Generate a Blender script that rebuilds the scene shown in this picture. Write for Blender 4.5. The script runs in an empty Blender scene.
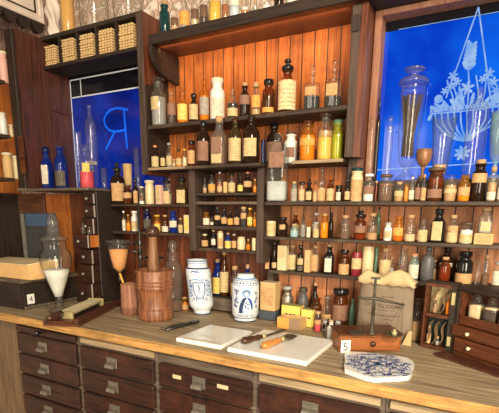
import bpy, math, random
from mathutils import Vector, Matrix
random.seed(7)
PI = math.pi
SC = bpy.context.scene
COL = SC.collection
SC.view_settings.view_transform = 'Standard'
SC.view_settings.look = 'None'
SC.view_settings.gamma = 1
SC.view_settings.exposure = 0.0
SC.view_settings.use_curve_mapping = False
SC.cycles.transparent_max_bounces = 32

# ------------------------------------------------------------------ camera
PX, PY, FL = 250.0, 310.0, 435.0            # principal point and focal length of the 499x413 frame
RX = Vector((0.87928773, -0.11381176, 0.46249321))
RY = Vector((0.47612928, 0.18473908, -0.85975135))
RZ = Vector((0.01240924, 0.97617537, 0.21662792))
CAM = Vector((0.0, -1.6, 1.5))
cam = bpy.data.cameras.new('camera')
camo = bpy.data.objects.new('camera', cam)
COL.objects.link(camo)
camo.matrix_world = Matrix(((RX.x, RX.y, RX.z, CAM.x), (RY.x, RY.y, RY.z, CAM.y), (RZ.x, RZ.y, RZ.z, CAM.z), (0, 0, 0, 1)))
cam.sensor_fit = 'HORIZONTAL'
cam.sensor_width = 36
cam.lens = FL / 499 * 36
cam.shift_x = (249.5 - PX) / 499
cam.shift_y = (PY - 206.5) / 499
cam.clip_start = 0.02
SC.camera = camo


def ray(u, v):
    q = Vector((u - PX, PY - v, -FL))
    return Vector((RX.dot(q), RY.dot(q), RZ.dot(q)))


def at(u, v, Y):                             # the point of the plane y = Y seen at that place
    d = ray(u, v)
    return CAM + d * ((Y - CAM.y) / d.y)


def on(u, v, Z):                             # the point of the level z = Z seen at that place
    d = ray(u, v)
    return CAM + d * ((Z - CAM.z) / d.z)


def atx(u, v, X):
    d = ray(u, v)
    return CAM + d * ((X - CAM.x) / d.x)


def mpp(p):                                  # metres per pixel around p
    d = p - CAM
    dep = -(d.x * RX.z + d.y * RY.z + d.z * RZ.z)
    return dep / FL


# ------------------------------------------------------------------ materials
MATS = {}


def nmat(name):
    m = bpy.data.materials.new(name)
    m.use_nodes = True
    nt = m.node_tree
    for n in list(nt.nodes):
        nt.nodes.remove(n)
    out = nt.nodes.new('ShaderNodeOutputMaterial')
    return m, nt, out


def L(nt, a, b):
    nt.links.new(a, b)


def rgba(c):
    return (c[0], c[1], c[2], 1)


def plain(name, c, rough=0.6, metal=0.0, vary=0.25, scale=40.0, bump=0.0):
    if name in MATS:
        return MATS[name]
    m, nt, out = nmat(name)
    b = nt.nodes.new('ShaderNodeBsdfPrincipled')
    b.inputs['Roughness'].default_value = rough
    b.inputs['Metallic'].default_value = metal
    tc = nt.nodes.new('ShaderNodeTexCoord')
    no = nt.nodes.new('ShaderNodeTexNoise')
    no.inputs['Scale'].default_value = scale
    no.inputs['Detail'].default_value = 4
    mx = nt.nodes.new('ShaderNodeMixRGB')
    mx.inputs[1].default_value = rgba([x * (1 - vary) for x in c])
    mx.inputs[2].default_value = rgba([min(1, x * (1 + vary)) for x in c])
    L(nt, tc.outputs['Object'], no.inputs['Vector'])
    L(nt, no.outputs['Fac'], mx.inputs[0])
    L(nt, mx.outputs[0], b.inputs['Base Color'])
    if bump:
        bp = nt.nodes.new('ShaderNodeBump')
        bp.inputs['Strength'].default_value = bump
        bp.inputs['Distance'].default_value = 0.002
        L(nt, no.outputs['Fac'], bp.inputs['Height'])
        L(nt, bp.outputs[0], b.inputs['Normal'])
    L(nt, b.outputs[0], out.inputs[0])
    MATS[name] = m
    return m


def wood(name, c1, c2, axis='X', rough=0.5, scale=9.0, wear=None, plank=0.0, hplank=0.0):
    """grain running along an axis; optional boards of a given width across X (plank)"""
    if name in MATS:
        return MATS[name]
    m, nt, out = nmat(name)
    N = nt.nodes
    b = N.new('ShaderNodeBsdfPrincipled')
    b.inputs['Roughness'].default_value = rough
    tc = N.new('ShaderNodeTexCoord')
    mp = N.new('ShaderNodeMapping')
    s = {'X': (0.6, 9, 9), 'Y': (9, 0.6, 9), 'Z': (9, 9, 0.6)}[axis]
    mp.inputs['Scale'].default_value = s
    L(nt, tc.outputs['Object'], mp.inputs[0])
    vec = mp.outputs[0]
    sep = None
    if plank:
        sep = N.new('ShaderNodeSeparateXYZ')
        L(nt, tc.outputs['Object'], sep.inputs[0])
        dv = N.new('ShaderNodeMath'); dv.operation = 'DIVIDE'
        L(nt, sep.outputs[0], dv.inputs[0]); dv.inputs[1].default_value = plank
        fl = N.new('ShaderNodeMath'); fl.operation = 'FLOOR'
        L(nt, dv.outputs[0], fl.inputs[0])
        wn = N.new('ShaderNodeTexWhiteNoise'); wn.noise_dimensions = '1D'
        L(nt, fl.outputs[0], wn.inputs['W'])
        ad = N.new('ShaderNodeVectorMath'); ad.operation = 'ADD'
        sc_ = N.new('ShaderNodeVectorMath'); sc_.operation = 'SCALE'
        L(nt, wn.outputs['Color'], sc_.inputs[0]); sc_.inputs['Scale'].default_value = 13
        L(nt, vec, ad.inputs[0]); L(nt, sc_.outputs[0], ad.inputs[1])
        vec = ad.outputs[0]
    no = N.new('ShaderNodeTexNoise')
    no.inputs['Scale'].default_value = scale
    no.inputs['Detail'].default_value = 8
    no.inputs['Roughness'].default_value = 0.65
    no.inputs['Distortion'].default_value = 0.4
    L(nt, vec, no.inputs['Vector'])
    rp = N.new('ShaderNodeValToRGB')
    rp.color_ramp.elements[0].position = 0.33
    rp.color_ramp.elements[0].color = rgba(c1)
    rp.color_ramp.elements[1].position = 0.68
    rp.color_ramp.elements[1].color = rgba(c2)
    L(nt, no.outputs['Fac'], rp.inputs[0])
    colr = rp.outputs[0]
    if wear:
        n2 = N.new('ShaderNodeTexNoise')
        n2.inputs['Scale'].default_value = 6
        n2.inputs['Detail'].default_value = 9
        n2.inputs['Roughness'].default_value = 0.75
        L(nt, tc.outputs['Object'], n2.inputs['Vector'])
        r2 = N.new('ShaderNodeValToRGB')
        r2.color_ramp.elements[0].position = 0.5
        r2.color_ramp.elements[0].color = (0, 0, 0, 1)
        r2.color_ramp.elements[1].position = 0.68
        r2.color_ramp.elements[1].color = (0.8, 0.8, 0.8, 1)
        L(nt, n2.outputs['Fac'], r2.inputs[0])
        mw = N.new('ShaderNodeMixRGB')
        L(nt, r2.outputs[0], mw.inputs[0]); L(nt, colr, mw.inputs[1])
        mw.inputs[2].default_value = rgba(wear)
        colr = mw.outputs[0]
    if plank:
        vr = N.new('ShaderNodeMath'); vr.operation = 'MULTIPLY_ADD'
        L(nt, wn.outputs['Value'], vr.inputs[0]); vr.inputs[1].default_value = 0.45; vr.inputs[2].default_value = 0.75
        mu = N.new('ShaderNodeVectorMath'); mu.operation = 'SCALE'
        L(nt, colr, mu.inputs[0]); L(nt, vr.outputs[0], mu.inputs['Scale'])
        fr = N.new('ShaderNodeMath'); fr.operation = 'FRACT'
        L(nt, dv.outputs[0], fr.inputs[0])
        lt = N.new('ShaderNodeMath'); lt.operation = 'LESS_THAN'
        L(nt, fr.outputs[0], lt.inputs[0]); lt.inputs[1].default_value = 0.085
        mg = N.new('ShaderNodeMixRGB')
        L(nt, lt.outputs[0], mg.inputs[0]); L(nt, mu.outputs[0], mg.inputs[1])
        mg.inputs[2].default_value = (0.022, 0.012, 0.008, 1)
        colr = mg.outputs[0]
    bp = N.new('ShaderNodeBump')
    bp.inputs['Strength'].default_value = 0.35
    bp.inputs['Distance'].default_value = 0.002
    L(nt, no.outputs['Fac'], bp.inputs['Height'])
    L(nt, bp.outputs[0], b.inputs['Normal'])
    L(nt, colr, b.inputs['Base Color'])
    L(nt, b.outputs[0], out.inputs[0])
    MATS[name] = m
    return m


def glass(name, c, grime=(0.5, 0.5, 0.48), g=0.06, rough=0.1):
    """thin blown glass: tinted see-through walls with a surface sheen and a little dust"""
    if name in MATS:
        return MATS[name]
    m, nt, out = nmat(name)
    N = nt.nodes
    tr = N.new('ShaderNodeBsdfTransparent'); tr.inputs[0].default_value = rgba(c)
    df = N.new('ShaderNodeBsdfDiffuse'); df.inputs[0].default_value = rgba(grime)
    gl = N.new('ShaderNodeBsdfGlossy'); gl.inputs['Roughness'].default_value = rough
    fr = N.new('ShaderNodeFresnel'); fr.inputs[0].default_value = 1.5
    mu = N.new('ShaderNodeMath'); mu.operation = 'MULTIPLY_ADD'
    ge = N.new('ShaderNodeNewGeometry')          # same reflectance on both faces of the thin wall
    mr = N.new('ShaderNodeMapRange'); mr.inputs[3].default_value = 1.5; mr.inputs[4].default_value = 1 / 1.5
    L(nt, ge.outputs['Backfacing'], mr.inputs[0]); L(nt, mr.outputs[0], fr.inputs[0])
    L(nt, fr.outputs[0], mu.inputs[0]); mu.inputs[1].default_value = 0.9; mu.inputs[2].default_value = 0.0
    lw = N.new('ShaderNodeLayerWeight'); lw.inputs[0].default_value = 0.5
    pw = N.new('ShaderNodeMath'); pw.operation = 'POWER'; L(nt, lw.outputs['Facing'], pw.inputs[0]); pw.inputs[1].default_value = 3.0
    tm = N.new('ShaderNodeMixRGB'); L(nt, pw.outputs[0], tm.inputs[0])        # longer path through the wall at a slant
    tm.inputs[1].default_value = rgba(c); tm.inputs[2].default_value = rgba([x ** 2.5 * 0.55 for x in c])
    L(nt, tm.outputs[0], tr.inputs[0])
    m1 = N.new('ShaderNodeMixShader'); m1.inputs[0].default_value = g
    L(nt, tr.outputs[0], m1.inputs[1]); L(nt, df.outputs[0], m1.inputs[2])
    m2 = N.new('ShaderNodeMixShader')
    L(nt, mu.outputs[0], m2.inputs[0]); L(nt, m1.outputs[0], m2.inputs[1]); L(nt, gl.outputs[0], m2.inputs[2])
    L(nt, m2.outputs[0], out.inputs[0])
    MATS[name] = m
    return m


def paper(name, c, ink=(0.16, 0.09, 0.05), lines=9.0, amount=0.38):
    """printed label: stained paper with rows of fine print too small to read"""
    if name in MATS:
        return MATS[name]
    m, nt, out = nmat(name)
    N = nt.nodes
    b = N.new('ShaderNodeBsdfPrincipled'); b.inputs['Roughness'].default_value = 0.8
    tc = N.new('ShaderNodeTexCoord')
    sp = N.new('ShaderNodeSeparateXYZ'); L(nt, tc.outputs['UV'], sp.inputs[0])
    ml = N.new('ShaderNodeMath'); ml.operation = 'MULTIPLY'; L(nt, sp.outputs[1], ml.inputs[0]); ml.inputs[1].default_value = lines
    fr = N.new('ShaderNodeMath'); fr.operation = 'FRACT'; L(nt, ml.outputs[0], fr.inputs[0])
    gt = N.new('ShaderNodeMath'); gt.operation = 'GREATER_THAN'; L(nt, fr.outputs[0], gt.inputs[0]); gt.inputs[1].default_value = 0.6
    fl = N.new('ShaderNodeMath'); fl.operation = 'FLOOR'; L(nt, ml.outputs[0], fl.inputs[0])
    cb = N.new('ShaderNodeCombineXYZ')
    m9 = N.new('ShaderNodeMath'); m9.operation = 'MULTIPLY'; L(nt, sp.outputs[0], m9.inputs[0]); m9.inputs[1].default_value = 9
    L(nt, m9.outputs[0], cb.inputs[0]); L(nt, fl.outputs[0], cb.inputs[1])
    n1 = N.new('ShaderNodeTexNoise'); n1.inputs['Scale'].default_value = 1.7; L(nt, cb.outputs[0], n1.inputs['Vector'])
    g2 = N.new('ShaderNodeMath'); g2.operation = 'GREATER_THAN'; L(nt, n1.outputs['Fac'], g2.inputs[0]); g2.inputs[1].default_value = 0.5
    mm = N.new('ShaderNodeMath'); mm.operation = 'MULTIPLY'; L(nt, gt.outputs[0], mm.inputs[0]); L(nt, g2.outputs[0], mm.inputs[1])
    ma = N.new('ShaderNodeMath'); ma.operation = 'MULTIPLY'; L(nt, mm.outputs[0], ma.inputs[0]); ma.inputs[1].default_value = amount
    n2 = N.new('ShaderNodeTexNoise'); n2.inputs['Scale'].default_value = 60; n2.inputs['Detail'].default_value = 5
    L(nt, tc.outputs['Object'], n2.inputs['Vector'])
    st = N.new('ShaderNodeMixRGB')
    st.inputs[1].default_value = rgba([c[0] * 0.72, c[1] * 0.64, c[2] * 0.5]); st.inputs[2].default_value = rgba([min(1, x * 1.15) for x in c])
    r = N.new('ShaderNodeValToRGB'); r.color_ramp.elements[0].position = 0.35; r.color_ramp.elements[1].position = 0.55
    r.color_ramp.elements[0].color = (.45, .45, .45, 1)
    L(nt, n2.outputs['Fac'], r.inputs[0]); L(nt, r.outputs[0], st.inputs[0])
    mx = N.new('ShaderNodeMixRGB'); L(nt, ma.outputs[0], mx.inputs[0]); L(nt, st.outputs[0], mx.inputs[1]); mx.inputs[2].default_value = rgba(ink)
    L(nt, mx.outputs[0], b.inputs['Base Color']); L(nt, b.outputs[0], out.inputs[0])
    MATS[name] = m
    return m


def glow(name, c1, c2, strength, scale=3.0, gloss=True):
    """a blue pane lit from behind"""
    if name in MATS:
        return MATS[name]
    m, nt, out = nmat(name)
    N = nt.nodes
    tc = N.new('ShaderNodeTexCoord')
    no = N.new('ShaderNodeTexNoise'); no.inputs['Scale'].default_value = scale; no.inputs['Detail'].default_value = 5
    L(nt, tc.outputs['Object'], no.inputs['Vector'])
    rp = N.new('ShaderNodeValToRGB'); rp.color_ramp.elements[0].position = 0.35; rp.color_ramp.elements[0].color = rgba(c1)
    rp.color_ramp.elements[1].position = 0.7; rp.color_ramp.elements[1].color = rgba(c2)
    L(nt, no.outputs['Fac'], rp.inputs[0])
    em = N.new('ShaderNodeEmission'); em.inputs[1].default_value = strength; L(nt, rp.outputs[0], em.inputs[0])
    if gloss:
        gl = N.new('ShaderNodeBsdfGlossy'); gl.inputs['Roughness'].default_value = 0.08
        fr = N.new('ShaderNodeFresnel'); fr.inputs[0].default_value = 1.45
        mx = N.new('ShaderNodeMixShader'); L(nt, fr.outputs[0], mx.inputs[0]); L(nt, em.outputs[0], mx.inputs[1]); L(nt, gl.outputs[0], mx.inputs[2])
        L(nt, mx.outputs[0], out.inputs[0])
    else:
        L(nt, em.outputs[0], out.inputs[0])
    MATS[name] = m
    return m


# woods
W_DARK = wood('dark stained wood', (0.009, 0.006, 0.0045), (0.038, 0.021, 0.013), 'X', 0.6)
W_DARKZ = wood('dark stained upright wood', (0.01, 0.0065, 0.005), (0.045, 0.024, 0.015), 'Z', 0.6)
W_DARKY = wood('dark stained side wood', (0.03, 0.01, 0.007), (0.12, 0.036, 0.022), 'Z', 0.42)
W_SHELF = wood('worn brown shelf wood', (0.016, 0.01, 0.007), (0.07, 0.042, 0.026), 'X', 0.6, wear=(0.15, 0.1, 0.06))
W_PALE = wood('pale worn shelf edge wood', (0.24, 0.165, 0.09), (0.5, 0.37, 0.22), 'X', 0.6)
W_POST = wood('grey brown post wood', (0.03, 0.019, 0.014), (0.1, 0.06, 0.043), 'Z', 0.6)
W_RED = wood('red brown wood', (0.07, 0.018, 0.009), (0.2, 0.06, 0.028), 'Z', 0.4)
W_FASCIA = wood('brown fascia wood', (0.075, 0.028, 0.016), (0.16, 0.06, 0.032), 'X', 0.4)
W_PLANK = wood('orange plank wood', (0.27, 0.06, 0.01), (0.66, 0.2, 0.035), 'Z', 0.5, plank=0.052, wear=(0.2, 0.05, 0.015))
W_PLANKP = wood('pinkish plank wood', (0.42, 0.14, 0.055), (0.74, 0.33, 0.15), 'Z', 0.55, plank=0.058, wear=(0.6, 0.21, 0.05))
W_ORANGE = wood('bright orange board wood', (0.35, 0.09, 0.015), (0.7, 0.24, 0.05), 'Z', 0.5, wear=(0.28, 0.06, 0.02))
W_TOP = wood('weathered worktop wood', (0.13, 0.09, 0.05), (0.56, 0.43, 0.27), 'X', 0.62, scale=7, wear=(0.36, 0.26, 0.15))
W_EDGE = wood('ochre edge wood', (0.25, 0.12, 0.035), (0.75, 0.42, 0.13), 'X', 0.5, wear=(0.2, 0.09, 0.028))
W_DRAWER = wood('blackened drawer wood', (0.010, 0.006, 0.005), (0.06, 0.022, 0.014), 'X', 0.36, scale=7, wear=(0.09, 0.028, 0.014))
W_RAIL = wood('dusty rail wood', (0.06, 0.042, 0.03), (0.2, 0.15, 0.11), 'X', 0.6)
W_MORTAR = wood('turned mortar wood', (0.1, 0.028, 0.012), (0.4, 0.16, 0.07), 'Z', 0.4, scale=12)
W_PESTLE = wood('pestle wood', (0.12, 0.05, 0.02), (0.36, 0.17, 0.075), 'Z', 0.4, scale=12)
W_MAHOG = wood('mahogany wood', (0.055, 0.016, 0.007), (0.16, 0.05, 0.02), 'X', 0.35, scale=10)
W_BOXOR = wood('honey brown box wood', (0.2, 0.055, 0.012), (0.4, 0.135, 0.032), 'X', 0.35, scale=10)
W_TAN = wood('tan cup wood', (0.35, 0.17, 0.08), (0.6, 0.36, 0.2), 'Z', 0.6, scale=14)
W_HANDLE = wood('orange tool handle wood', (0.45, 0.15, 0.03), (0.75, 0.32, 0.08), 'X', 0.3, scale=14)
W_HANDLED = wood('dark tool handle wood', (0.02, 0.01, 0.008), (0.12, 0.05, 0.03), 'X', 0.25, scale=14)
W_BRICK = wood('brick brown wood', (0.22, 0.085, 0.05), (0.42, 0.2, 0.12), 'Z', 0.6, scale=12)
# metals and the rest
PEWTER = plain('pewter', (0.33, 0.3, 0.25), 0.38, 0.75, 0.35, 60)
IRON = plain('dark iron', (0.09, 0.085, 0.08), 0.4, 0.8)
STEEL = plain('bright steel', (0.65, 0.65, 0.64), 0.25, 0.95)
BRASS = plain('dull brass', (0.55, 0.46, 0.22), 0.45, 0.4)
BRONZE = plain('grey bronze', (0.07, 0.058, 0.04), 0.5, 0.3)
CORK = plain('cork', (0.5, 0.3, 0.14), 0.85, 0, 0.35, 90)
PINKCORK = plain('pink cork', (0.65, 0.28, 0.16), 0.8, 0, 0.3, 90)
BLACKG = plain('black glass', (0.012, 0.011, 0.012), 0.12, 0, 0.2)
MARBLE = plain('white marble', (0.87, 0.86, 0.83), 0.22, 0, 0.05, 12)
CERAM = plain('white glazed earthenware', (0.74, 0.8, 0.86), 0.2, 0, 0.06, 20)
COBALT = plain('cobalt paint', (0.03, 0.08, 0.35), 0.3, 0, 0.5, 60)
PALEBLUE = plain('pale blue paint', (0.2, 0.36, 0.66), 0.3, 0, 0.35, 60)
NAVY = plain('navy paint', (0.015, 0.03, 0.12), 0.3, 0, 0.3, 60)
INK = plain('faded ink', (0.05, 0.04, 0.035), 0.8)
CARD = plain('white card', (0.85, 0.84, 0.82), 0.7, 0, 0.04)
IVORY = plain('ivory', (0.78, 0.66, 0.44), 0.4, 0, 0.1)
BLUECLOTH = plain('blue grey bookcloth', (0.05, 0.085, 0.16), 0.7, 0, 0.25)
GREYBOARD = plain('grey board', (0.04, 0.04, 0.042), 0.7)
TANPAPER = plain('tan parcel paper', (0.72, 0.44, 0.18), 0.75, 0, 0.25, 14, 0.4)
CREAMPAPER = plain('cream paper', (0.74, 0.58, 0.34), 0.75, 0, 0.2, 14, 0.3)
BAGPAPER = plain('grey brown bag paper', (0.235, 0.175, 0.12), 0.8, 0, 0.2, 16, 0.6)
SACK = plain('cream sackcloth', (0.6, 0.45, 0.24), 0.8, 0, 0.2, 20, 0.6)
STICK = plain('straw coloured sticks', (0.68, 0.47, 0.22), 0.7, 0, 0.4, 55)
PLASTER = None
DARKGREEN = plain('dark green baize', (0.02, 0.035, 0.03), 0.9)

GL = {
    'clear': glass('clear glass', (0.95, 0.96, 0.94), (0.6, 0.58, 0.54), 0.035),
    'smoke': glass('dusty grey glass', (0.86, 0.85, 0.82), (0.5, 0.47, 0.42), 0.1),
    'amber': glass('amber glass', (0.97, 0.72, 0.3), (0.65, 0.3, 0.05), 0.14),
    'brown': glass('brown glass', (0.56, 0.26, 0.08), (0.2, 0.075, 0.025), 0.2),
    'dark': glass('dark brown glass', (0.2, 0.09, 0.04), (0.035, 0.018, 0.01), 0.5),
    'olive': glass('olive glass', (0.4, 0.3, 0.12), (0.1, 0.07, 0.03), 0.35),
    'black': BLACKG,
    'blue': glass('cobalt glass', (0.03, 0.1, 0.65), (0.02, 0.06, 0.4), 0.35),
    'navy': glass('deep navy glass', (0.02, 0.05, 0.25), (0.01, 0.02, 0.1), 0.5),
    'aqua': glass('aqua glass', (0.72, 0.88, 0.86), (0.5, 0.6, 0.58), 0.2),
    'green': glass('sea green glass', (0.3, 0.6, 0.42), (0.25, 0.45, 0.32), 0.4),
    'ygreen': glass('yellow green glass', (0.75, 0.75, 0.15), (0.5, 0.5, 0.06), 0.35),
    'teal': glass('dark teal glass', (0.05, 0.2, 0.22), (0.02, 0.08, 0.09), 0.5),
    'white': plain('white stoneware', (0.72, 0.72, 0.68), 0.3, 0, 0.1),
    'cream': plain('cream stoneware', (0.68, 0.55, 0.32), 0.4, 0, 0.15, 30),
    'slate': plain('slate grey stoneware', (0.1, 0.095, 0.095), 0.4, 0, 0.3),
    'pewter': PEWTER,
    'tan': plain('tan card', (0.62, 0.4, 0.17), 0.75, 0, 0.15),
    'red': plain('dark red tin', (0.22, 0.015, 0.025), 0.35, 0, 0.2),
    'grey': plain('grey cloth', (0.3, 0.28, 0.25), 0.9),
    'pink': plain('pink stoneware', (0.75, 0.42, 0.34), 0.5, 0, 0.1),
}
CC = {   # what is inside
    'grey': (0.3, 0.29, 0.28), 'white': (0.8, 0.79, 0.74), 'cream': (0.68, 0.52, 0.3), 'brown': (0.17, 0.075, 0.035),
    'dkbrown': (0.05, 0.025, 0.015), 'black': (0.012, 0.01, 0.01), 'orange': (0.85, 0.38, 0.06), 'yellow': (0.85, 0.48, 0.06),
    'peach': (0.75, 0.42, 0.2), 'red': (0.75, 0.06, 0.09), 'pale': (0.6, 0.66, 0.72), 'tan': (0.5, 0.29, 0.13), 'green': (0.3, 0.42, 0.2),
    'lime': (0.72, 0.68, 0.1), 'rust': (0.4, 0.13, 0.04), 'amber': (0.75, 0.34, 0.045), 'clay': (0.75, 0.33, 0.11), 'honey': (0.72, 0.38, 0.09), 'silver': (0.5, 0.52, 0.53), 'deeporange': (0.62, 0.2, 0.03),
}
LC = {   # label papers
    'cream': paper('cream label paper', (0.54, 0.41, 0.21)), 'white': paper('white label paper', (0.64, 0.59, 0.48)),
    'tan': paper('tan label paper', (0.52, 0.31, 0.14)), 'brown': paper('brown label paper', (0.25, 0.13, 0.085)),
    'orange': paper('orange label paper', (0.72, 0.32, 0.07)), 'greyl': paper('greyed label paper', (0.34, 0.3, 0.25)),
    'yellow': paper('yellow label paper', (0.75, 0.55, 0.14)), 'dark': paper('dark label paper', (0.07, 0.06, 0.05), ink=(0.5, 0.45, 0.3)),
    'redprint': paper('cream label with red print', (0.68, 0.53, 0.3), ink=(0.5, 0.12, 0.05), lines=7, amount=0.6),
}


def contents(k):
    return plain(k + ' contents', CC[k], 0.75, 0, 0.22, 120)


# ------------------------------------------------------------------ mesh helpers
class MB:
    def __init__(self):
        self.v, self.f, self.uv, self.sm = [], [], {}, []

    def add(self, vs, fs, smooth=False, uvs=None):
        o = len(self.v)
        self.v += [tuple(x) for x in vs]
        for i, f in enumerate(fs):
            if uvs:
                self.uv[len(self.f)] = uvs[i]
            self.f.append(tuple(o + k for k in f))
            self.sm.append(smooth)
        return self

    def box(self, x0, x1, y0, y1, z0, z1, bev=0.0, M=None):
        if bev <= 0:
            vs = [Vector((x, y, z)) for z in (z0, z1) for y in (y0, y1) for x in (x0, x1)]
            fs = [(0, 2, 3, 1), (4, 5, 7, 6), (0, 1, 5, 4), (2, 6, 7, 3), (0, 4, 6, 2), (1, 3, 7, 5)]
        else:                                    # chamfered block
            b = min(bev, (x1 - x0) * .45, (y1 - y0) * .45, (z1 - z0) * .45)
            vs, fs = [], []
            idx = {}
            for sx in (0, 1):
                for sy in (0, 1):
                    for sz in (0, 1):
                        cx, cy, cz = (x0, x1)[sx], (y0, y1)[sy], (z0, z1)[sz]
                        ix, iy, iz = cx + (b if sx == 0 else -b), cy + (b if sy == 0 else -b), cz + (b if sz == 0 else -b)
                        for ax, p in (('x', (cx, iy, iz)), ('y', (ix, cy, iz)), ('z', (ix, iy, cz))):
                            idx[(sx, sy, sz, ax)] = len(vs)
                            vs.append(Vector(p))
            for s in (0, 1):
                q = [(s, 0, 0), (s, 1, 0), (s, 1, 1), (s, 0, 1)]
                fs.append([idx[k + ('x',)] for k in (q if s else q[::-1])])
                q = [(0, s, 0), (1, s, 0), (1, s, 1), (0, s, 1)]
                fs.append([idx[k + ('y',)] for k in (q[::-1] if s else q)])
                q = [(0, 0, s), (1, 0, s), (1, 1, s), (0, 1, s)]
                fs.append([idx[k + ('z',)] for k in (q if s else q[::-1])])
            for s in (0, 1):
                for t in (0, 1):
                    fs.append([idx[(s, t, 0, 'x')], idx[(s, t, 0, 'y')], idx[(s, t, 1, 'y')], idx[(s, t, 1, 'x')]])
                    fs.append([idx[(s, 0, t, 'x')], idx[(s, 0, t, 'z')], idx[(s, 1, t, 'z')], idx[(s, 1, t, 'x')]])
                    fs.append([idx[(0, s, t, 'y')], idx[(0, s, t, 'z')], idx[(1, s, t, 'z')], idx[(1, s, t, 'y')]])
                    for w in (0, 1):
                        fs.append([idx[(s, t, w, 'x')], idx[(s, t, w, 'y')], idx[(s, t, w, 'z')]])
        if M is not None:
            vs = [M @ x for x in vs]
        return self.add(vs, fs)

    def lathe(self, prof, seg=22, sq=0.0, c=(0, 0, 0), M=None, shear=0.0, sqlim=0.8, smooth=True):
        rmax = max(p[0] for p in prof)
        vs, fs, rows = [], [], []
        for r, z in prof:
            if r < 1e-6:
                rows.append([len(vs)])
                vs.append(Vector((c[0] + shear * z, c[1], c[2] + z)))
                continue
            row = []
            for k in range(seg):
                a = 2 * PI * (k + .5) / seg
                ca, sa = math.cos(a), math.sin(a)
                s = 1.0
                if sq and r > rmax * sqlim:
                    s = 0.9 / ((abs(ca) ** sq + abs(sa) ** sq) ** (1 / sq))
                row.append(len(vs))
                vs.append(Vector((c[0] + r * ca * s + shear * z, c[1] + r * sa * s, c[2] + z)))
            rows.append(row)
        for a, b in zip(rows, rows[1:]):
            if len(a) == 1 and len(b) == 1:
                continue
            for k in range(seg):
                k2 = (k + 1) % seg
                if len(a) == 1:
                    fs.append((a[0], b[k2], b[k]))
                elif len(b) == 1:
                    fs.append((a[k], a[k2], b[0]))
                else:
                    fs.append((a[k], a[k2], b[k2], b[k]))
        if M is not None:
            vs = [M @ x for x in vs]
        return self.add(vs, fs, smooth)

    def tube(self, pts, r, seg=8, closed=False):
        pts = [Vector(p) for p in pts]
        n = len(pts)
        rr = r if isinstance(r, (list, tuple)) else [r] * n
        vs, fs = [], []
        prev = None
        for i, p in enumerate(pts):
            if closed:
                t = pts[(i + 1) % n] - pts[i - 1]
            else:
                t = pts[min(i + 1, n - 1)] - pts[max(i - 1, 0)]
            t.normalize()
            if prev is None:
                prev = Vector((0, 0, 1)) if abs(t.z) < .9 else Vector((1, 0, 0))
            a = t.cross(prev).normalized()
            b = a.cross(t).normalized()
            prev = b
            for k in range(seg):
                w = 2 * PI * k / seg
                vs.append(p + (a * math.cos(w) + b * math.sin(w)) * rr[i])
        for i in range(n if closed else n - 1):
            j = (i + 1) % n
            for k in range(seg):
                k2 = (k + 1) % seg
                fs.append((i * seg + k, i * seg + k2, j * seg + k2, j * seg + k))
        if not closed:
            fs.append(tuple(range(seg))[::-1])
            fs.append(tuple((n - 1) * seg + k for k in range(seg)))
        return self.add(vs, fs, True)

    def ball(self, c, r, seg=16, sz=1.0):
        prof = [(r * math.sin(PI * i / 10), -r * sz * math.cos(PI * i / 10)) for i in range(11)]
        prof[0] = (0, -r * sz); prof[-1] = (0, r * sz)
        return self.lathe(prof, seg, c=c)

    def prism(self, pts, z0, z1, M=None):
        n = len(pts)
        vs = [Vector((x, y, z0)) for x, y in pts] + [Vector((x, y, z1)) for x, y in pts]
        fs = [tuple(range(n))[::-1], tuple(range(n, 2 * n))]
        for i in range(n):
            j = (i + 1) % n
            fs.append((i, j, n + j, n + i))
        if M is not None:
            vs = [M @ x for x in vs]
        return self.add(vs, fs)

    def build(self, name, mat, parent=None):
        me = bpy.data.meshes.new(name)
        me.from_pydata(self.v, [], self.f)
        me.polygons.foreach_set('use_smooth', self.sm)
        if self.uv:
            ul = me.uv_layers.new(name='UVMap')
            for p in me.polygons:
                if p.index in self.uv:
                    for li, uv in zip(p.loop_indices, self.uv[p.index]):
                        ul.data[li].uv = uv
        me.materials.append(mat)
        o = bpy.data.objects.new(name, me)
        COL.objects.link(o)
        if parent is not None:
            o.parent = parent
        return o


def bx(name, mat, parent, *a, **k):
    return MB().box(*a, **k).build(name, mat, parent)


def tag(o, label, cat, group=None):
    o['label'] = label
    o['category'] = cat
    if group:
        o['group'] = group
    return o


def thing(name, label, cat, loc=(0, 0, 0), rz=0.0, group=None):
    o = bpy.data.objects.new(name, None)
    o.empty_display_size = 0.03
    COL.objects.link(o)
    o.location = loc
    o.rotation_euler = (0, 0, rz)
    return tag(o, label, cat, group)


def struct(o):
    o['kind'] = 'structure'
    return o


def textmesh(s, size, spacing=1.0):
    cu = bpy.data.curves.new('lettering', 'FONT')
    cu.body = s
    cu.size = size
    cu.align_x = 'CENTER'
    cu.space_character = spacing
    cu.resolution_u = 2
    ob = bpy.data.objects.new('lettering', cu)
    COL.objects.link(ob)
    dg = bpy.context.evaluated_depsgraph_get()
    me = ob.evaluated_get(dg).to_mesh()
    vs = [v.co.copy() for v in me.vertices]
    fs = [tuple(p.vertices) for p in me.polygons]
    ob.evaluated_get(dg).to_mesh_clear()
    bpy.data.objects.remove(ob)
    bpy.data.curves.remove(cu)
    return vs, fs


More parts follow.
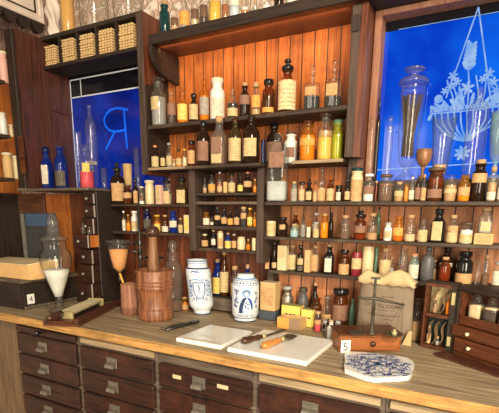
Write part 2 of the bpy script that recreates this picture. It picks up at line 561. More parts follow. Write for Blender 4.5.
def ribbon(pts, w, fn, mb, closed=False):
    """a painted stroke: 2D polyline of width w, laid on a surface by fn(x, y)"""
    n = len(pts)
    ws = w if isinstance(w, (list, tuple)) else [w] * n
    vs, fs = [], []
    for i, p in enumerate(pts):
        a = pts[i - 1] if (i > 0 or closed) else pts[i]
        b = pts[(i + 1) % n] if (i < n - 1 or closed) else pts[i]
        dx, dy = b[0] - a[0], b[1] - a[1]
        l = math.hypot(dx, dy) or 1
        nx, ny = -dy / l * ws[i] / 2, dx / l * ws[i] / 2
        vs += [fn(p[0] + nx, p[1] + ny), fn(p[0] - nx, p[1] - ny)]
    for i in range(n if closed else n - 1):
        j = (i + 1) % n
        fs.append((2 * i, 2 * i + 1, 2 * j + 1, 2 * j))
    mb.add(vs, fs)


def blob(cx, cy, rx, ry, fn, mb, rot=0.0, n=10):
    ca, sa = math.cos(rot), math.sin(rot)
    vs = []
    for k in range(n):
        a = 2 * PI * k / n
        x, y = rx * math.cos(a), ry * math.sin(a)
        vs.append(fn(cx + x * ca - y * sa, cy + x * sa + y * ca))
    mb.add(vs, [tuple(range(n))])


def arc(cx, cy, rx, ry, a0, a1, n=14):
    return [(cx + rx * math.cos(a0 + (a1 - a0) * i / n), cy + ry * math.sin(a0 + (a1 - a0) * i / n)) for i in range(n + 1)]


# ================================================================== setting
PLASTER, nt, out = nmat('pinkish plaster with raised scrolls')
N = nt.nodes
b = N.new('ShaderNodeBsdfPrincipled'); b.inputs['Roughness'].default_value = 0.6
tc = N.new('ShaderNodeTexCoord')
n1 = N.new('ShaderNodeTexNoise'); n1.inputs['Scale'].default_value = 9; n1.inputs['Distortion'].default_value = 2.5; n1.inputs['Detail'].default_value = 1
L(nt, tc.outputs['Object'], n1.inputs['Vector'])
wv = N.new('ShaderNodeMath'); wv.operation = 'MULTIPLY'; L(nt, n1.outputs['Fac'], wv.inputs[0]); wv.inputs[1].default_value = 26
sn = N.new('ShaderNodeMath'); sn.operation = 'SINE'; L(nt, wv.outputs[0], sn.inputs[0])
rp = N.new('ShaderNodeValToRGB'); rp.color_ramp.elements[0].position = 0.3; rp.color_ramp.elements[0].color = (0.6, 0.4, 0.3, 1)
rp.color_ramp.elements[1].position = 0.75; rp.color_ramp.elements[1].color = (0.8, 0.68, 0.6, 1)
L(nt, sn.outputs[0], rp.inputs[0]); L(nt, rp.outputs[0], b.inputs['Base Color'])
bp = N.new('ShaderNodeBump'); bp.inputs['Strength'].default_value = 0.5; bp.inputs['Distance'].default_value = 0.01
L(nt, sn.outputs[0], bp.inputs['Height']); L(nt, bp.outputs[0], b.inputs['Normal']); L(nt, b.outputs[0], out.inputs[0])

struct(bx('wall_back', PLASTER, None, -2.6, 0.7, 0.175, 0.25, 0, 3.0))
struct(bx('wall_left', PLASTER, None, -2.7, -2.6, -3.2, 0.175, 0, 3.0))
struct(bx('floor', wood('floor boards wood', (0.04, 0.025, 0.015), (0.12, 0.08, 0.05), 'Y', 0.5), None, -2.7, 2.0, -3.2, 0.25, -0.06, 0.0))


def W(name, mb, mat, root):                  # a part built in world coordinates under a thing
    o = mb.build(name, mat, root)
    o.matrix_parent_inverse = Matrix.Translation(-Vector(root.location))
    return o


def wbox(name, mat, root, *a, **k):
    return W(name, MB().box(*a, **k), mat, root)


# shelf tops
Z_COR, Z_UP, Z_SEC, Z_Q1, Z_Q2, Z_LONG, Z_MID, Z_LOW = 2.219, 1.876, 1.697, 1.536, 1.409, 1.546, 1.411, 1.269
Z_R1, Z_R2, Z_R3, Z_LED, Z_SILL, ZC = 1.583, 1.447, 1.350, 1.612, 1.622, 1.05
YB = 0.155

# ---- centre shelf unit
su = thing('shelf_unit', 'tall open wall shelving of orange planks with a dark cornice shelf', 'shelves', (-0.94, 0.08, 1.68))
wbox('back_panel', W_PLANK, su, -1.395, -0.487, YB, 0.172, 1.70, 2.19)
wbox('cornice_shelf', W_FASCIA, su, -1.345, -0.4325, -0.02, 0.172, 2.188, Z_COR)
wbox('cornice_shelf', W_DARK, su, -0.432, 0.40, -0.02, 0.172, 2.188, Z_COR)
wbox('cornice_edge', W_DARK, su, -1.345, 0.40, -0.032, -0.0205, 2.184, Z_COR + 0.004, bev=0.003)
wbox('shelf', W_SHELF, su, -1.397, -0.487, 0, YB, Z_UP - 0.016, Z_UP, bev=0.002)
wbox('shelf', W_SHELF, su, -1.397, -1.173, 0, YB, Z_SEC - 0.012, Z_SEC, bev=0.002)
wbox('shelf', W_SHELF, su, -0.6895, -0.487, 0, YB, Z_SEC - 0.012, Z_SEC, bev=0.002)
wbox('shelf', W_SHELF, su, -0.799, -0.69, 0.062, YB, Z_SEC - 0.012, Z_SEC, bev=0.002)
wbox('shelf_edge', W_PALE, su, -1.394, -1.172, -0.0015, 0.0, Z_SEC - 0.0115, Z_SEC - 0.0005)
wbox('shelf_edge', W_PALE, su, -0.689, -0.49, -0.0015, 0.0, Z_SEC - 0.0115, Z_SEC - 0.0005)
mz = Matrix(((0, 0, 1, 0), (1, 0, 0, 0), (0, 1, 0, 0), (0, 0, 0, 1)))       # prism (y, z) extruded along x
W('bracket', MB().prism([(-0.03, 2.183), (-0.028, 2.16), (-0.01, 2.125), (0.02, 2.10), (0.045, 2.085), (0.07, 2.078), (YB, 2.07), (YB, 2.183)], -1.344, -1.326, mz), W_DARKZ, su)
W('side_panel', MB().prism([(0.0, 1.70), (0.0, 2.035), (0.012, 2.05), (0.03, 2.046), (0.045, 2.055), (0.075, 2.085), (0.11, 2.10), (YB, 2.10), (YB, 1.70)], -1.3985, -1.391, mz), W_DARKZ, su)
wbox('side_panel', W_POST, su, -0.486, -0.456, -0.002, 0.172, 1.70, 2.183, bev=0.002)
wbox('side_panel', W_POST, su, -0.486, -0.456, 0.06, 0.172, 1.56, 1.6995)
wbox('corner_block', W_DARKZ, su, -0.487, -0.455, -0.008, -0.0025, 2.10, 2.15, bev=0.002)
wbox('side_board', W_RED, su, -0.4555, -0.432, 0.0, 0.172, 1.70, 2.183)
wbox('side_board', W_RED, su, -0.4555, -0.432, 0.06, 0.172, 1.56, 1.6995)

# ---- niche cabinet with pigeonholes
nc = thing('niche_cabinet', 'dark wall cabinet with five pigeonholes above a blue glass niche', 'cabinet', (-1.74, 0.08, 1.6))
wbox('side_panel', W_DARKY, nc, -2.072, -2.05, 0.0, 0.172, 1.598, 2.335)
wbox('side_panel', W_RED, nc, -1.43, -1.40, 0.0, 0.172, 1.668, 2.335)
wbox('side_edge', W_POST, nc, -1.432, -1.399, -0.003, 0.0, 1.668, 2.335, bev=0.001)
wbox('top_board', W_DARK, nc, -2.05, -1.43, 0.0, 0.172, 2.318, 2.335)
wbox('pigeonhole_floor', W_DARK, nc, -2.05, -1.43, 0.0, 0.172, 2.188, 2.203)
wbox('pigeonhole_back', W_DARK, nc, -2.05, -1.43, 0.16, 0.172, 2.203, 2.318)
PH = [-2.05 + 0.124 * k for k in range(6)]
for k in range(1, 5):
    wbox('divider', W_DARKZ, nc, PH[k] - 0.004, PH[k] + 0.004, 0.0, 0.16, 2.203, 2.318)
wbox('ledge_board', W_RAIL, nc, -2.070, -1.70, -0.085, 0.172, Z_LED - 0.014, Z_LED, bev=0.003)
wbox('inner_panel', W_DARKY, nc, -2.05, -2.044, 0.015, 0.15, 1.625, 2.18)
wbox('inner_rail', W_DARKY, nc, -2.044, -2.036, 0.015, 0.15, 2.0, 2.02)
BLUE_L = glow('deep blue backlit glass', (0.002, 0.012, 0.16), (0.004, 0.03, 0.36), 1.0, 5)
DARKBAND = plain('near black gloss', (0.006, 0.006, 0.01), 0.1, 0, 0.2)
ETCH_L = glow('bright blue etched line', (0.01, 0.12, 0.8), (0.02, 0.2, 1.0), 1.0, 5, False)
ETCH_R = glow('frosted white etching', (0.22, 0.45, 0.95), (0.5, 0.7, 1.0), 0.85, 30, False)
LINE = plain('white painted line', (0.7, 0.72, 0.78), 0.5, 0, 0.1)
wbox('backing', W_DARK, nc, -2.05, -1.43, 0.156, 0.172, 1.60, 2.188)
pane = wbox('glass_panel', BLUE_L, nc, -2.045, -1.43, 0.146, 0.155, 1.60, 2.086)
tp = wbox('dark_upper_panel', DARKBAND, nc, -2.045, -1.43, 0.146, 0.155, 2.088, 2.188)  # niche glass is near black above the white line
YM = 0.1445


def pl(Y):
    return lambda x, z: Vector((x, Y, z))


def rb(pts, w, fn, mb):
    ribbon(pts, w, fn, mb)


m = MB()
zz = [at(72, 97.5, YM).z, at(137, 87.5, YM).z]
rb([(-2.035, 2.087), (-1.43, 2.087)], 0.006, pl(YM), m)
rb([(-2.035, 2.172), (-1.43, 2.172)], 0.006, pl(YM), m)
rb([(-2.035, 1.62), (-2.035, 2.172)], 0.007, pl(YM), m)
rb([(-1.957, 2.087), (-1.957, 2.172)], 0.006, pl(YM), m)
W('border_line', m, LINE, nc)
m = MB()


def plist(px, Y):
    return [(at(u, v, Y).x, at(u, v, Y).z) for u, v in px]


rb(plist([(123.5, 108), (124.3, 116), (125, 124), (125.8, 134), (126.5, 142), (127.5, 149)], YM), 0.011, pl(YM), m)
rb(plist([(128, 110), (123, 108.5), (117, 108), (111, 109.5), (106, 114), (104, 120), (105.5, 126), (109, 130), (114, 131.5), (120, 131), (125, 130)], YM), 0.011, pl(YM), m)
rb(plist([(114.5, 131.5), (112.5, 136), (110, 141), (107.5, 146), (106, 149.5)], YM), 0.011, pl(YM), m)
W('etched_letter', m, ETCH_L, pane)

# ---- the pilaster and the shelves of the side wall
XP = -2.075
XL = at(5, 33, -0.13).x
pil = thing('pilaster', 'dark red wooden pilaster at the corner beside the niche', 'pilaster', ((XP + XL) / 2, -0.07, 0))
wbox('shaft', W_DARKY, pil, XL, XP, -0.118, 0.172, 1.612, 2.34)
wbox('front_board', W_DARKZ, pil, XL - 0.004, XP - 0.012, -0.134, -0.118, 1.61, 2.34, bev=0.002)
wbox('front_inlay', W_MAHOG, pil, XL + 0.03, XL + 0.065, -0.138, -0.134, 1.68, 1.86)
wbox('foot_board', W_RAIL, pil, XL - 0.01, XP + 0.002, -0.142, 0.13, 1.598, 1.611)
ws = thing('wall_shelves', 'open wooden side wall shelves with pale jars behind the pilaster', 'shelves', (-2.4, -0.5, 1.3))
wbox('back_panel', W_ORANGE, ws, -2.59, -2.575, -1.2, 0.17, 1.06, 2.4)
SZ = []
for v in (81, 134.5, 177.5):
    z = atx(6, v, XL - 0.02).z
    SZ.append(z)
    wbox('shelf', W_SHELF, ws, -2.575, XL - 0.02, -1.2, -0.14, z - 0.015, z)
wbox('shelf', W_DARK, ws, -2.575, XL - 0.02, -1.2, -0.14, 2.34, 2.36)
wbox('lower_panel', W_DARKZ, ws, -2.575, -2.50, -1.2, 0.13, 1.06, 1.597)
wbox('lower_panel', wood('brown lower board wood', (0.06, 0.025, 0.012), (0.24, 0.1, 0.045), 'X', 0.45, wear=(0.14, 0.055, 0.025)), ws, -2.50 + .001, at(43.5, 220, .10).x, 0.10, 0.13, 1.06, 1.597)
# white pediment and carved corbel
WHITEP = plain('aged white paint', (0.72, 0.6, 0.52), 0.5, 0, 0.25, 14)
pd = thing('pediment', 'white painted framed pediment panel above the side wall shelves', 'moulding', (-2.3, -0.5, 2.36))
XQ = XL - 0.03
q0 = atx(43, 25, XQ)
q1 = atx(0, 14, XQ)
yr = q0.y
zb = q0.z
wbox('panel', WHITEP, pd, XQ - 0.05, XQ, -1.2, yr, zb, zb + 0.5)
fr_ = MB()
fr_.box(XQ, XQ + 0.018, -1.2, yr, zb, zb + 0.028, bev=0.004)
fr_.box(XQ, XQ + 0.018, yr - 0.03, yr, zb + 0.028, zb + 0.5, bev=0.004)
W('frame', fr_, WHITEP, pd)
fr2 = MB()
fr2.box(XQ + 0.0005, XQ + 0.006, -1.2, yr - 0.045, zb + 0.04, zb + 0.046)
fr2.box(XQ + 0.0005, XQ + 0.006, yr - 0.045, yr - 0.038, zb + 0.04, zb + 0.5)
W('inner_bead', fr2, W_DARK, pd)
m = MB()
for k in range(12):
    y1 = yr - 0.075 * k
    m.prism([(y1, zb - 0.001)] + [(y1 - 0.0375 + 0.036 * math.cos(a), zb - 0.001 - 0.05 * math.sin(a)) for a in [PI * j / 8 for j in range(1, 8)]] + [(y1 - 0.0735, zb - 0.001)], XQ - 0.02, XQ + 0.012, mz)
W('scalloped_valance', m, W_DARK, pd)
cbp = at(51, 36, 0.03)
cp = thing('corbel', 'carved pale corbel of curling leaves at the end of the cabinet top', 'moulding', (cbp.x - 0.01, 0.06, 2.3355))
m = MB()
n = 40
rows = []
for i in range(26):
    z = 0.2 * i / 25
    r = 0.024 + 0.006 * math.sin(z * 60) + 0.012 * (z / 0.2) ** 2
    rows.append((r, z))
prof = [(0, 0)] + rows + [(0, 0.2)]
m.lathe(prof, 24)
for i, vv in enumerate(m.v):
    a = math.atan2(vv[1], vv[0])
    k = 1 + 0.22 * math.sin(4 * a + vv[2] * 45)
    m.v[i] = (vv[0] * k, vv[1] * k, vv[2])
m.build('leaf_scroll', WHITEP, cp)
MB().box(-0.04, 0.04, -0.04, 0.04, 0.2, 0.24, bev=0.006).build('abacus', WHITEP, cp)

# ---- small rack
rk = thing('small_rack', 'narrow dark rack of three shelves crowded with tiny bottles', 'shelves', (-0.985, 0.07, 1.34))
wbox('side_post', W_POST, rk, -1.17, -1.137, -0.006, YB, 1.335, 1.677, bev=0.002)
wbox('side_post', W_POST, rk, -0.834, -0.803, -0.006, YB, 1.30, 1.677, bev=0.002)
wbox('side_post', W_POST, rk, -0.834, -0.803, 0.1, YB, 1.052, 1.2995, bev=0.002)
wbox('top_board', W_SHELF, rk, -1.150, -0.795, -0.056, -0.0005, 1.678, 1.690, bev=0.002)
wbox('top_board', W_SHELF, rk, -1.172, -0.8, 0.0, YB, 1.678, 1.690, bev=0.002)
wbox('shelf', W_SHELF, rk, -1.136, -0.835, 0.0, YB, Z_R1 - 0.011, Z_R1, bev=0.002)
wbox('shelf', W_RAIL, rk, -1.136, -0.835, -0.002, YB, 1.535, 1.547, bev=0.002)
wbox('shelf', W_SHELF, rk, -1.136, -0.835, 0.0, YB, Z_R2 - 0.016, Z_R2, bev=0.002)
wbox('shelf', W_SHELF, rk, -1.136, -0.835, 0.0, YB, Z_R3 - 0.013, Z_R3, bev=0.002)
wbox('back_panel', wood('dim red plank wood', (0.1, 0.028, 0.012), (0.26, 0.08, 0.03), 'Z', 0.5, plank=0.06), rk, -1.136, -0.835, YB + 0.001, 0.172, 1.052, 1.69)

# ---- left lower bay
lb = thing('low_shelves', 'two short worn shelves behind the mortar and pestle', 'shelves', (-1.4, 0.08, 1.06))
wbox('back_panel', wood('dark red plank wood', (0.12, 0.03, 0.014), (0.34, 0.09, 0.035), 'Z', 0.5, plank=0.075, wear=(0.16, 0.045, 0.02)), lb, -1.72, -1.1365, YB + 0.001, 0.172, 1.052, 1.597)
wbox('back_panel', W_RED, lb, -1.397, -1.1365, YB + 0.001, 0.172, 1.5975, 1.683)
wbox('shelf', W_SHELF, lb, -1.64, -1.172, 0.0, YB, Z_Q1 - 0.011, Z_Q1, bev=0.002)
wbox('shelf', W_SHELF, lb, -1.64, -1.172, 0.0, YB, Z_Q2 - 0.014, Z_Q2, bev=0.002)

# ---- right lower bay
rb_ = thing('long_shelves', 'three long worn shelves on pinkish planks below the blue window', 'shelves', (-0.2, 0.08, 1.06))
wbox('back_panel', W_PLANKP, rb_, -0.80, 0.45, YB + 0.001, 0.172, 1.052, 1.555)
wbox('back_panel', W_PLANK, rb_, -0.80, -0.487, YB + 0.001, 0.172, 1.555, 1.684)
wbox('shelf', W_SHELF, rb_, -0.802, 0.45, 0.0, YB, Z_LONG - 0.013, Z_LONG)
wbox('shelf_front', W_SHELF, rb_, -0.779, 0.45, -0.044, -0.0002, Z_LONG - 0.0135, Z_LONG, bev=0.002)
wbox('shelf', W_SHELF, rb_, -0.802, 0.45, 0.0, YB, Z_MID - 0.013, Z_MID, bev=0.002)
wbox('shelf', W_SHELF, rb_, -0.802, 0.45, 0.05, YB, Z_LOW - 0.014, Z_LOW, bev=0.002)
wbox('sill_step', W_POST, rb_, -0.431, 0.45, 0.075, 0.172, 1.5485, Z_SILL)

# ---- the blue window
YW = 0.145
BLUE_R = glow('bright blue backlit glass', (0.0, 0.045, 0.6), (0.004, 0.17, 0.95), 1.0, 4)  # cloudy mix of two blues paints in reflections on the pane
win = struct(bx('window_1', BLUE_R, None, -0.42, 0.45, YW, 0.155, Z_SILL + 0.001, 2.135))


def S(name, mb, mat):
    o = mb.build(name, mat, win)
    return struct(o)


S('dark_reflection', MB().box(-0.42, 0.45, YW, 0.155, 2.1355, 2.187), DARKBAND)  # black strip painting in the dark ceiling's reflection at the top
S('window_frame', MB().box(-0.430, -0.405, 0.085, 0.165, Z_SILL + 0.001, 2.1865, bev=0.002).box(-0.4048, 0.45, 0.085, 0.165, 2.168, 2.1865, bev=0.002), W_BRICK)
YE = YW - 0.0015
fe = pl(YE)
m = MB()
# border lines
rb(plist([(384.5, 25), (381, 80), (377, 130), (375.5, 169)], YE), 0.006, fe, m)
rb([(-0.36, 2.137), (0.4, 2.137)], 0.002, fe, m)
rb(plist([(376, 170), (440, 166), (499, 162)], YE), 0.004, fe, m)
# hanging strings
rb(plist([(478.5, 7), (446, 98)], YE), 0.0045, fe, m)
rb(plist([(478.5, 7), (490.5, 98)], YE), 0.0045, fe, m)
S('etched_border', m, ETCH_R)


def px2(u, v):
    p = at(u, v, YE)
    return p.x, p.z


def leaf(u0, v0, u1, v1, w, mb):
    x0, z0 = px2(u0, v0)
    x1, z1 = px2(u1, v1)
    blob((x0 + x1) / 2, (z0 + z1) / 2, math.hypot(x1 - x0, z1 - z0) / 2, w, fe, mb, math.atan2(z1 - z0, x1 - x0))


def star(u, v, r, mb, n=6):
    x, z = px2(u, v)
    r *= .78
    for k in range(n):
        a = 2 * PI * k / n + 0.3
        blob(x + r * .55 * math.cos(a), z + r * .55 * math.sin(a), r * .45, r * .2, fe, mb, a)
    blob(x, z, r * .22, r * .22, fe, mb)


m = MB()
for i in range(14):                          # zigzag rim
    u = 430 + i * 5.3
    v = 113 - i * 0.55
    rb(plist([(u, v), (u + 2.6, v - 5), (u + 5.3, v - .5)], YE), 0.004, fe, m)
    rb(plist([(u, v - 5), (u + 2.6, v), (u + 5.3, v - 5.4)], YE), 0.004, fe, m)
for i in range(11):                          # basket ribs meeting below
    t = i / 10 - .5
    u0 = 467 + 64 * t
    v0 = 114 - 6.5 * (t + .5)
    pts = [(u0, v0), (467 + 62 * t, v0 + 10), (467 + 46 * t, v0 + 19), (467 + 20 * t, v0 + 26), (467 + 5 * t, 141)]
    rb(plist(pts, YE), 0.005, fe, m)
rb(plist([(430, 114), (465, 111), (499, 106.5)], YE), 0.004, fe, m)
star(462, 153, 0.034, m, 8)
W_ = plist
for (u0, v0, u1, v1) in ((467, 112, 468, 60), (452, 112, 440, 98), (455, 112, 447, 80), (458, 112, 453, 84), (480, 110, 487, 72), (483, 110, 497, 92), (478, 110, 476, 75), (462, 112, 457, 92)):
    rb(W_([(u0, v0), ((u0 + u1) / 2 + 1.5, (v0 + v1) / 2), (u1, v1)], YE), 0.004, fe, m)
for i in range(6):                           # tall spray
    v = 70 - i * 4.2
    leaf(468 + i * .7, v, 463 + i * 1.0, v - 9, 0.0065, m)
    leaf(468 + i * .7, v, 476 + i * .2, v - 8, 0.0065, m)
leaf(471, 50, 473, 43, 0.006, m)
for (u, v, r) in ((467, 88, 0.03), (453, 76, 0.022), (450, 86, 0.02), (457, 82, 0.02), (445, 91, 0.018), (489, 73, 0.022), (493, 82, 0.022), (483, 79, 0.018), (461, 98, 0.018), (496, 90, 0.02)):
    star(u, v, r, m, 6)
x, z = px2(438.5, 99)
blob(x, z, 0.014, 0.014, fe, m)
x, z = px2(497, 98)
blob(x, z, 0.022, 0.016, fe, m)
for (u0, v0, u1, v1) in ((440, 112, 430, 106), (444, 111, 434, 103), (448, 111, 443, 100), (452, 110, 458, 95), (462, 110, 456, 100), (470, 109, 474, 92), (474, 109, 482, 94), (482, 108, 490, 96), (486, 108, 497, 101), (432, 114, 428, 121), (492, 112, 498, 120), (447, 104, 440, 106), (456, 106, 450, 99), (464, 106, 459, 86)):
    leaf(u0, v0, u1, v1, 0.006, m)
S('etched_flower_basket', m, ETCH_R)

# ================================================================== counter
wt = thing('worktop', 'long weathered grey brown shop counter top with ochre front edge', 'worktop', (-1.05, -0.15, 1.018))
wbox('top_board', W_TOP, wt, -2.575, 0.5, -0.452, 0.172, 1.018, ZC)
wbox('front_edge', W_EDGE, wt, -2.575, 0.5, -0.46, -0.4525, 1.016, ZC + 0.001, bev=0.004)
EDGES = [-1.824, -1.418, -1.010, -0.603, -0.198, 0.207, 0.5]
PAPERT = plain('yellowed tape', (0.62, 0.5, 0.3), 0.7)


def handle(parent, cx, cz, y0):
    m = MB()
    m.box(cx - 0.026, cx + 0.026, y0 - 0.003, y0, cz - 0.021, cz + 0.021, bev=0.001)
    m.box(cx - 0.024, cx + 0.024, y0 - 0.0055, y0 - 0.003, cz + 0.002, cz + 0.006)
    m.box(cx - 0.024, cx + 0.024, y0 - 0.0055, y0 - 0.003, cz + 0.016, cz + 0.0195)
    h = W2('label_pull', m, PEWTER, parent)
    c = MB()
    prof = []
    for i in range(8):
        a = PI / 2 * i / 7
        prof.append((y0 - 0.003 - 0.018 * math.sin(a), cz + 0.001 - 0.018 * (1 - math.cos(a)) - 0.001))
    vs, fs = [], []
    for i, (yy, z_) in enumerate(prof):
        vs += [Vector((cx - 0.022, yy, z_)), Vector((cx + 0.022, yy, z_))]
    for i in range(7):
        fs.append((2 * i, 2 * i + 1, 2 * i + 3, 2 * i + 2))
    o = len(vs)
    vs += [Vector((cx - 0.022, y0 - 0.003, cz - 0.018)), Vector((cx + 0.022, y0 - 0.003, cz - 0.018))]
    fs.append(tuple([2 * i for i in range(8)] + [o]))
    fs.append(tuple([2 * i + 1 for i in range(8)][::-1] + [o + 1])[::-1])
    m2 = MB()
    m2.add(vs, fs)
    W2('finger_cup', m2, PEWTER, parent)
    return h


ROOTLOC = {}


def W2(name, mb, mat, parent, keep=True):
    o = mb.build(name, mat, parent)
    r = parent
    while r.parent is not None:
        r = r.parent
    if parent is r:
        o.matrix_parent_inverse = Matrix.Translation(-Vector(r.location))
    return o


CABL = ['counter drawer cabinet with a black knobbed slide, below the pill machine', 'counter drawer cabinet below the wooden mortar',
        'counter drawer cabinet with two paper tapes on its top drawer, below the marble slabs',
        'counter drawer cabinet below the numbered scale box', 'counter drawer cabinet below the blue and white tile', 'counter drawer cabinet cut off by the picture edge, below the medicine chest']
for k in range(5):
    a, b_ = EDGES[k] + 0.001, EDGES[k + 1] - 0.001
    ca = thing('drawer_cabinet', CABL[k], 'cabinet', ((a + b_) / 2, -0.2, 0), 0, 'drawer cabinets of the counter')
    wbox('body', W_RAIL, ca, a, b_, -0.424, 0.17, 0.0, 1.014)
    if k == 0:
        sl = wbox('slide_board', W_DRAWER, ca, a + 0.012, b_ - 0.012, -0.444, -0.4245, 0.978, 1.004, bev=0.003)
        m = MB().lathe([(0, 0), (0.006, 0), (0.006, 0.008), (0.011, 0.012), (0.012, 0.02), (0.007, 0.026), (0, 0.027)], 14, M=Matrix.Translation((-1.641, -0.444, 0.992)) @ Matrix.Rotation(PI / 2, 4, 'X'))
        W2('knob', m, BLACKG, sl)
    else:
        wbox('slide_board', W_RAIL if k == 2 else W_PALE, ca, a + 0.012, b_ - 0.012, -0.438, -0.4245, 0.98, 1.004, bev=0.002)
    for j in range(6):
        zc_ = 0.925 - 0.0985 * j
        d = wbox('drawer', W_DRAWER, ca, a + 0.012, b_ - 0.012, -0.443, -0.4245, zc_ - 0.0455, zc_ + 0.0445, bev=0.004)
        cx = (a + b_) / 2 - 0.012
        handle(d, cx, zc_ + 0.004, -0.443)
        if k == 2 and j == 0:
            W2('paper_tape', MB().box(cx - 0.112, cx - 0.076, -0.4445, -0.443, zc_ + 0.0, zc_ + 0.014), PAPERT, d)
            W2('paper_tape', MB().box(cx + 0.075, cx + 0.118, -0.4445, -0.443, zc_ + 0.002, zc_ + 0.016), PAPERT, d)
ep = thing('end_panel', 'plain brown panel closing the counter end', 'panel', (-2.1, -0.38, 0))
wbox('panel', wood('plain brown panel wood', (0.1, 0.06, 0.03), (0.24, 0.16, 0.085), 'Z', 0.5), ep, -2.575, EDGES[0] - 0.001, -0.40, -0.38, 0.0, 1.014)

# ================================================================== bottles, jars, boxes on the shelves
PROF = {   # radius (of R) and height (of the glass) ; the second number is where the shoulder starts
    'bottle': ([(0, 0), (.9, 0), (1, .03), (1, .60), (.93, .69), (.62, .77), (.5, .82), (.46, .86), (.46, .94), (.58, .95), (.58, 1)], .60, .46),
    'tall': ([(0, 0), (.9, 0), (1, .02), (1, .72), (.93, .79), (.62, .85), (.36, .88), (.34, .95), (.44, .955), (.44, 1)], .72, .34),
    'jar': ([(0, 0), (.92, 0), (1, .03), (1, .70), (.93, .77), (.7, .82), (.64, .85), (.64, .94), (.78, .95), (.78, 1)], .70, .62),
    'wide': ([(0, 0), (.93, 0), (1, .04), (1, .76), (.95, .83), (.84, .87), (.82, .95), (.92, .96), (.92, 1)], .76, .8),
    'tube': ([(0, 0), (.95, 0), (1, .02), (1, .95), (.96, .98), (.9, 1)], .95, .88),
    'can': ([(0, 0), (.97, 0), (1, .015), (1, .985), (.97, 1), (0, 1)], .98, .9),
    'decanter': ([(0, 0), (.95, 0), (1, .03), (1, .64), (.97, .69), (.9, .71), (.3, .735), (.27, .77), (.26, .95), (.36, .96), (.36, 1)], .64, .26),
    'round': ([(0, 0), (.9, 0), (1, .03), (1, .58), (.97, .68), (.86, .77), (.62, .84), (.4, .88), (.36, .9), (.36, .95), (.46, .96), (.46, 1)], .60, .36),
    'bulb': ([(0, 0), (.7, 0), (.74, .02), (.76, .42), (.8, .48), (1, .55), (1, .63), (.82, .70), (.5, .74), (.32, .78), (.30, .94), (.42, .95), (.42, 1)], .44, .30),
    'cup': ([(0, 0), (.8, 0), (.83, .03), (1, 1), (.94, 1), (.78, .05), (0, .04)], .9, .9),
}
STOP = {   # share of the whole height, relative to the neck radius rn
    'none': None,
    'cork': (.09, [(0, -.5), (.86, -.5), (1.0, 1), (0, 1)], 'cork'),
    'pinkcork': (.09, [(0, -.5), (.86, -.5), (1.15, .9), (.9, 1), (0, 1)], 'pinkcork'),
    'cap': (.10, [(0, -.4), (1.25, -.4), (1.3, 0), (1.3, .9), (1.2, 1), (0, 1)], 'black'),
    'lid': (.08, [(0, -.2), (1.3, -.2), (1.35, .2), (1.3, .9), (1.1, 1), (0, 1)], 'lid'),
    'disc': (.09, [(0, -.6), (.7, -.6), (.8, 0), (.55, .25), (.55, .45), (1.3, .62), (1.38, .8), (1.25, 1), (0, 1)], 'gl'),
    'mush': (.17, [(0, -.3), (.75, -.3), (.9, 0), (.7, .1), (.62, .45), (1.5, .62), (1.75, .8), (1.5, .95), (.6, 1), (0, 1)], 'gl'),
    'ball': (.16, [(0, -.3), (.7, -.3), (.85, 0), (.45, .15), (.4, .25), (.8, .4), (1.0, .62), (.85, .85), (.45, .98), (0, 1)], 'gl'),
    'knob': (.20, [(0, -.2), (1.2, -.2), (1.5, 0), (1.5, .22), (1.1, .34), (.5, .42), (.5, .55), (.85, .66), (.85, .82), (.5, .94), (0, 1)], 'black'),
    'plug': (.10, [(0, -.4), (.9, -.4), (1.0, 0), (1.2, .15), (1.25, .8), (1.0, 1), (0, 1)], 'same'),
}
LIDM = {'cork': CORK, 'pinkcork': PINKCORK, 'black': BLACKG}
KNAME = {'bottle': 'medicine_bottle', 'tall': 'medicine_bottle', 'jar': 'apothecary_jar', 'wide': 'wide_mouth_jar', 'tube': 'glass_vial', 'can': 'paper_canister', 'decanter': 'square_shouldered_decanter',
         'round': 'round_bottle', 'bulb': 'bulb_decanter', 'cup': 'beaker', 'box': 'paper_box'}
KCAT = {'jar': 'jar', 'wide': 'jar', 'tube': 'vial', 'can': 'canister', 'cup': 'cup', 'box': 'box', 'bulb': 'bottle'}


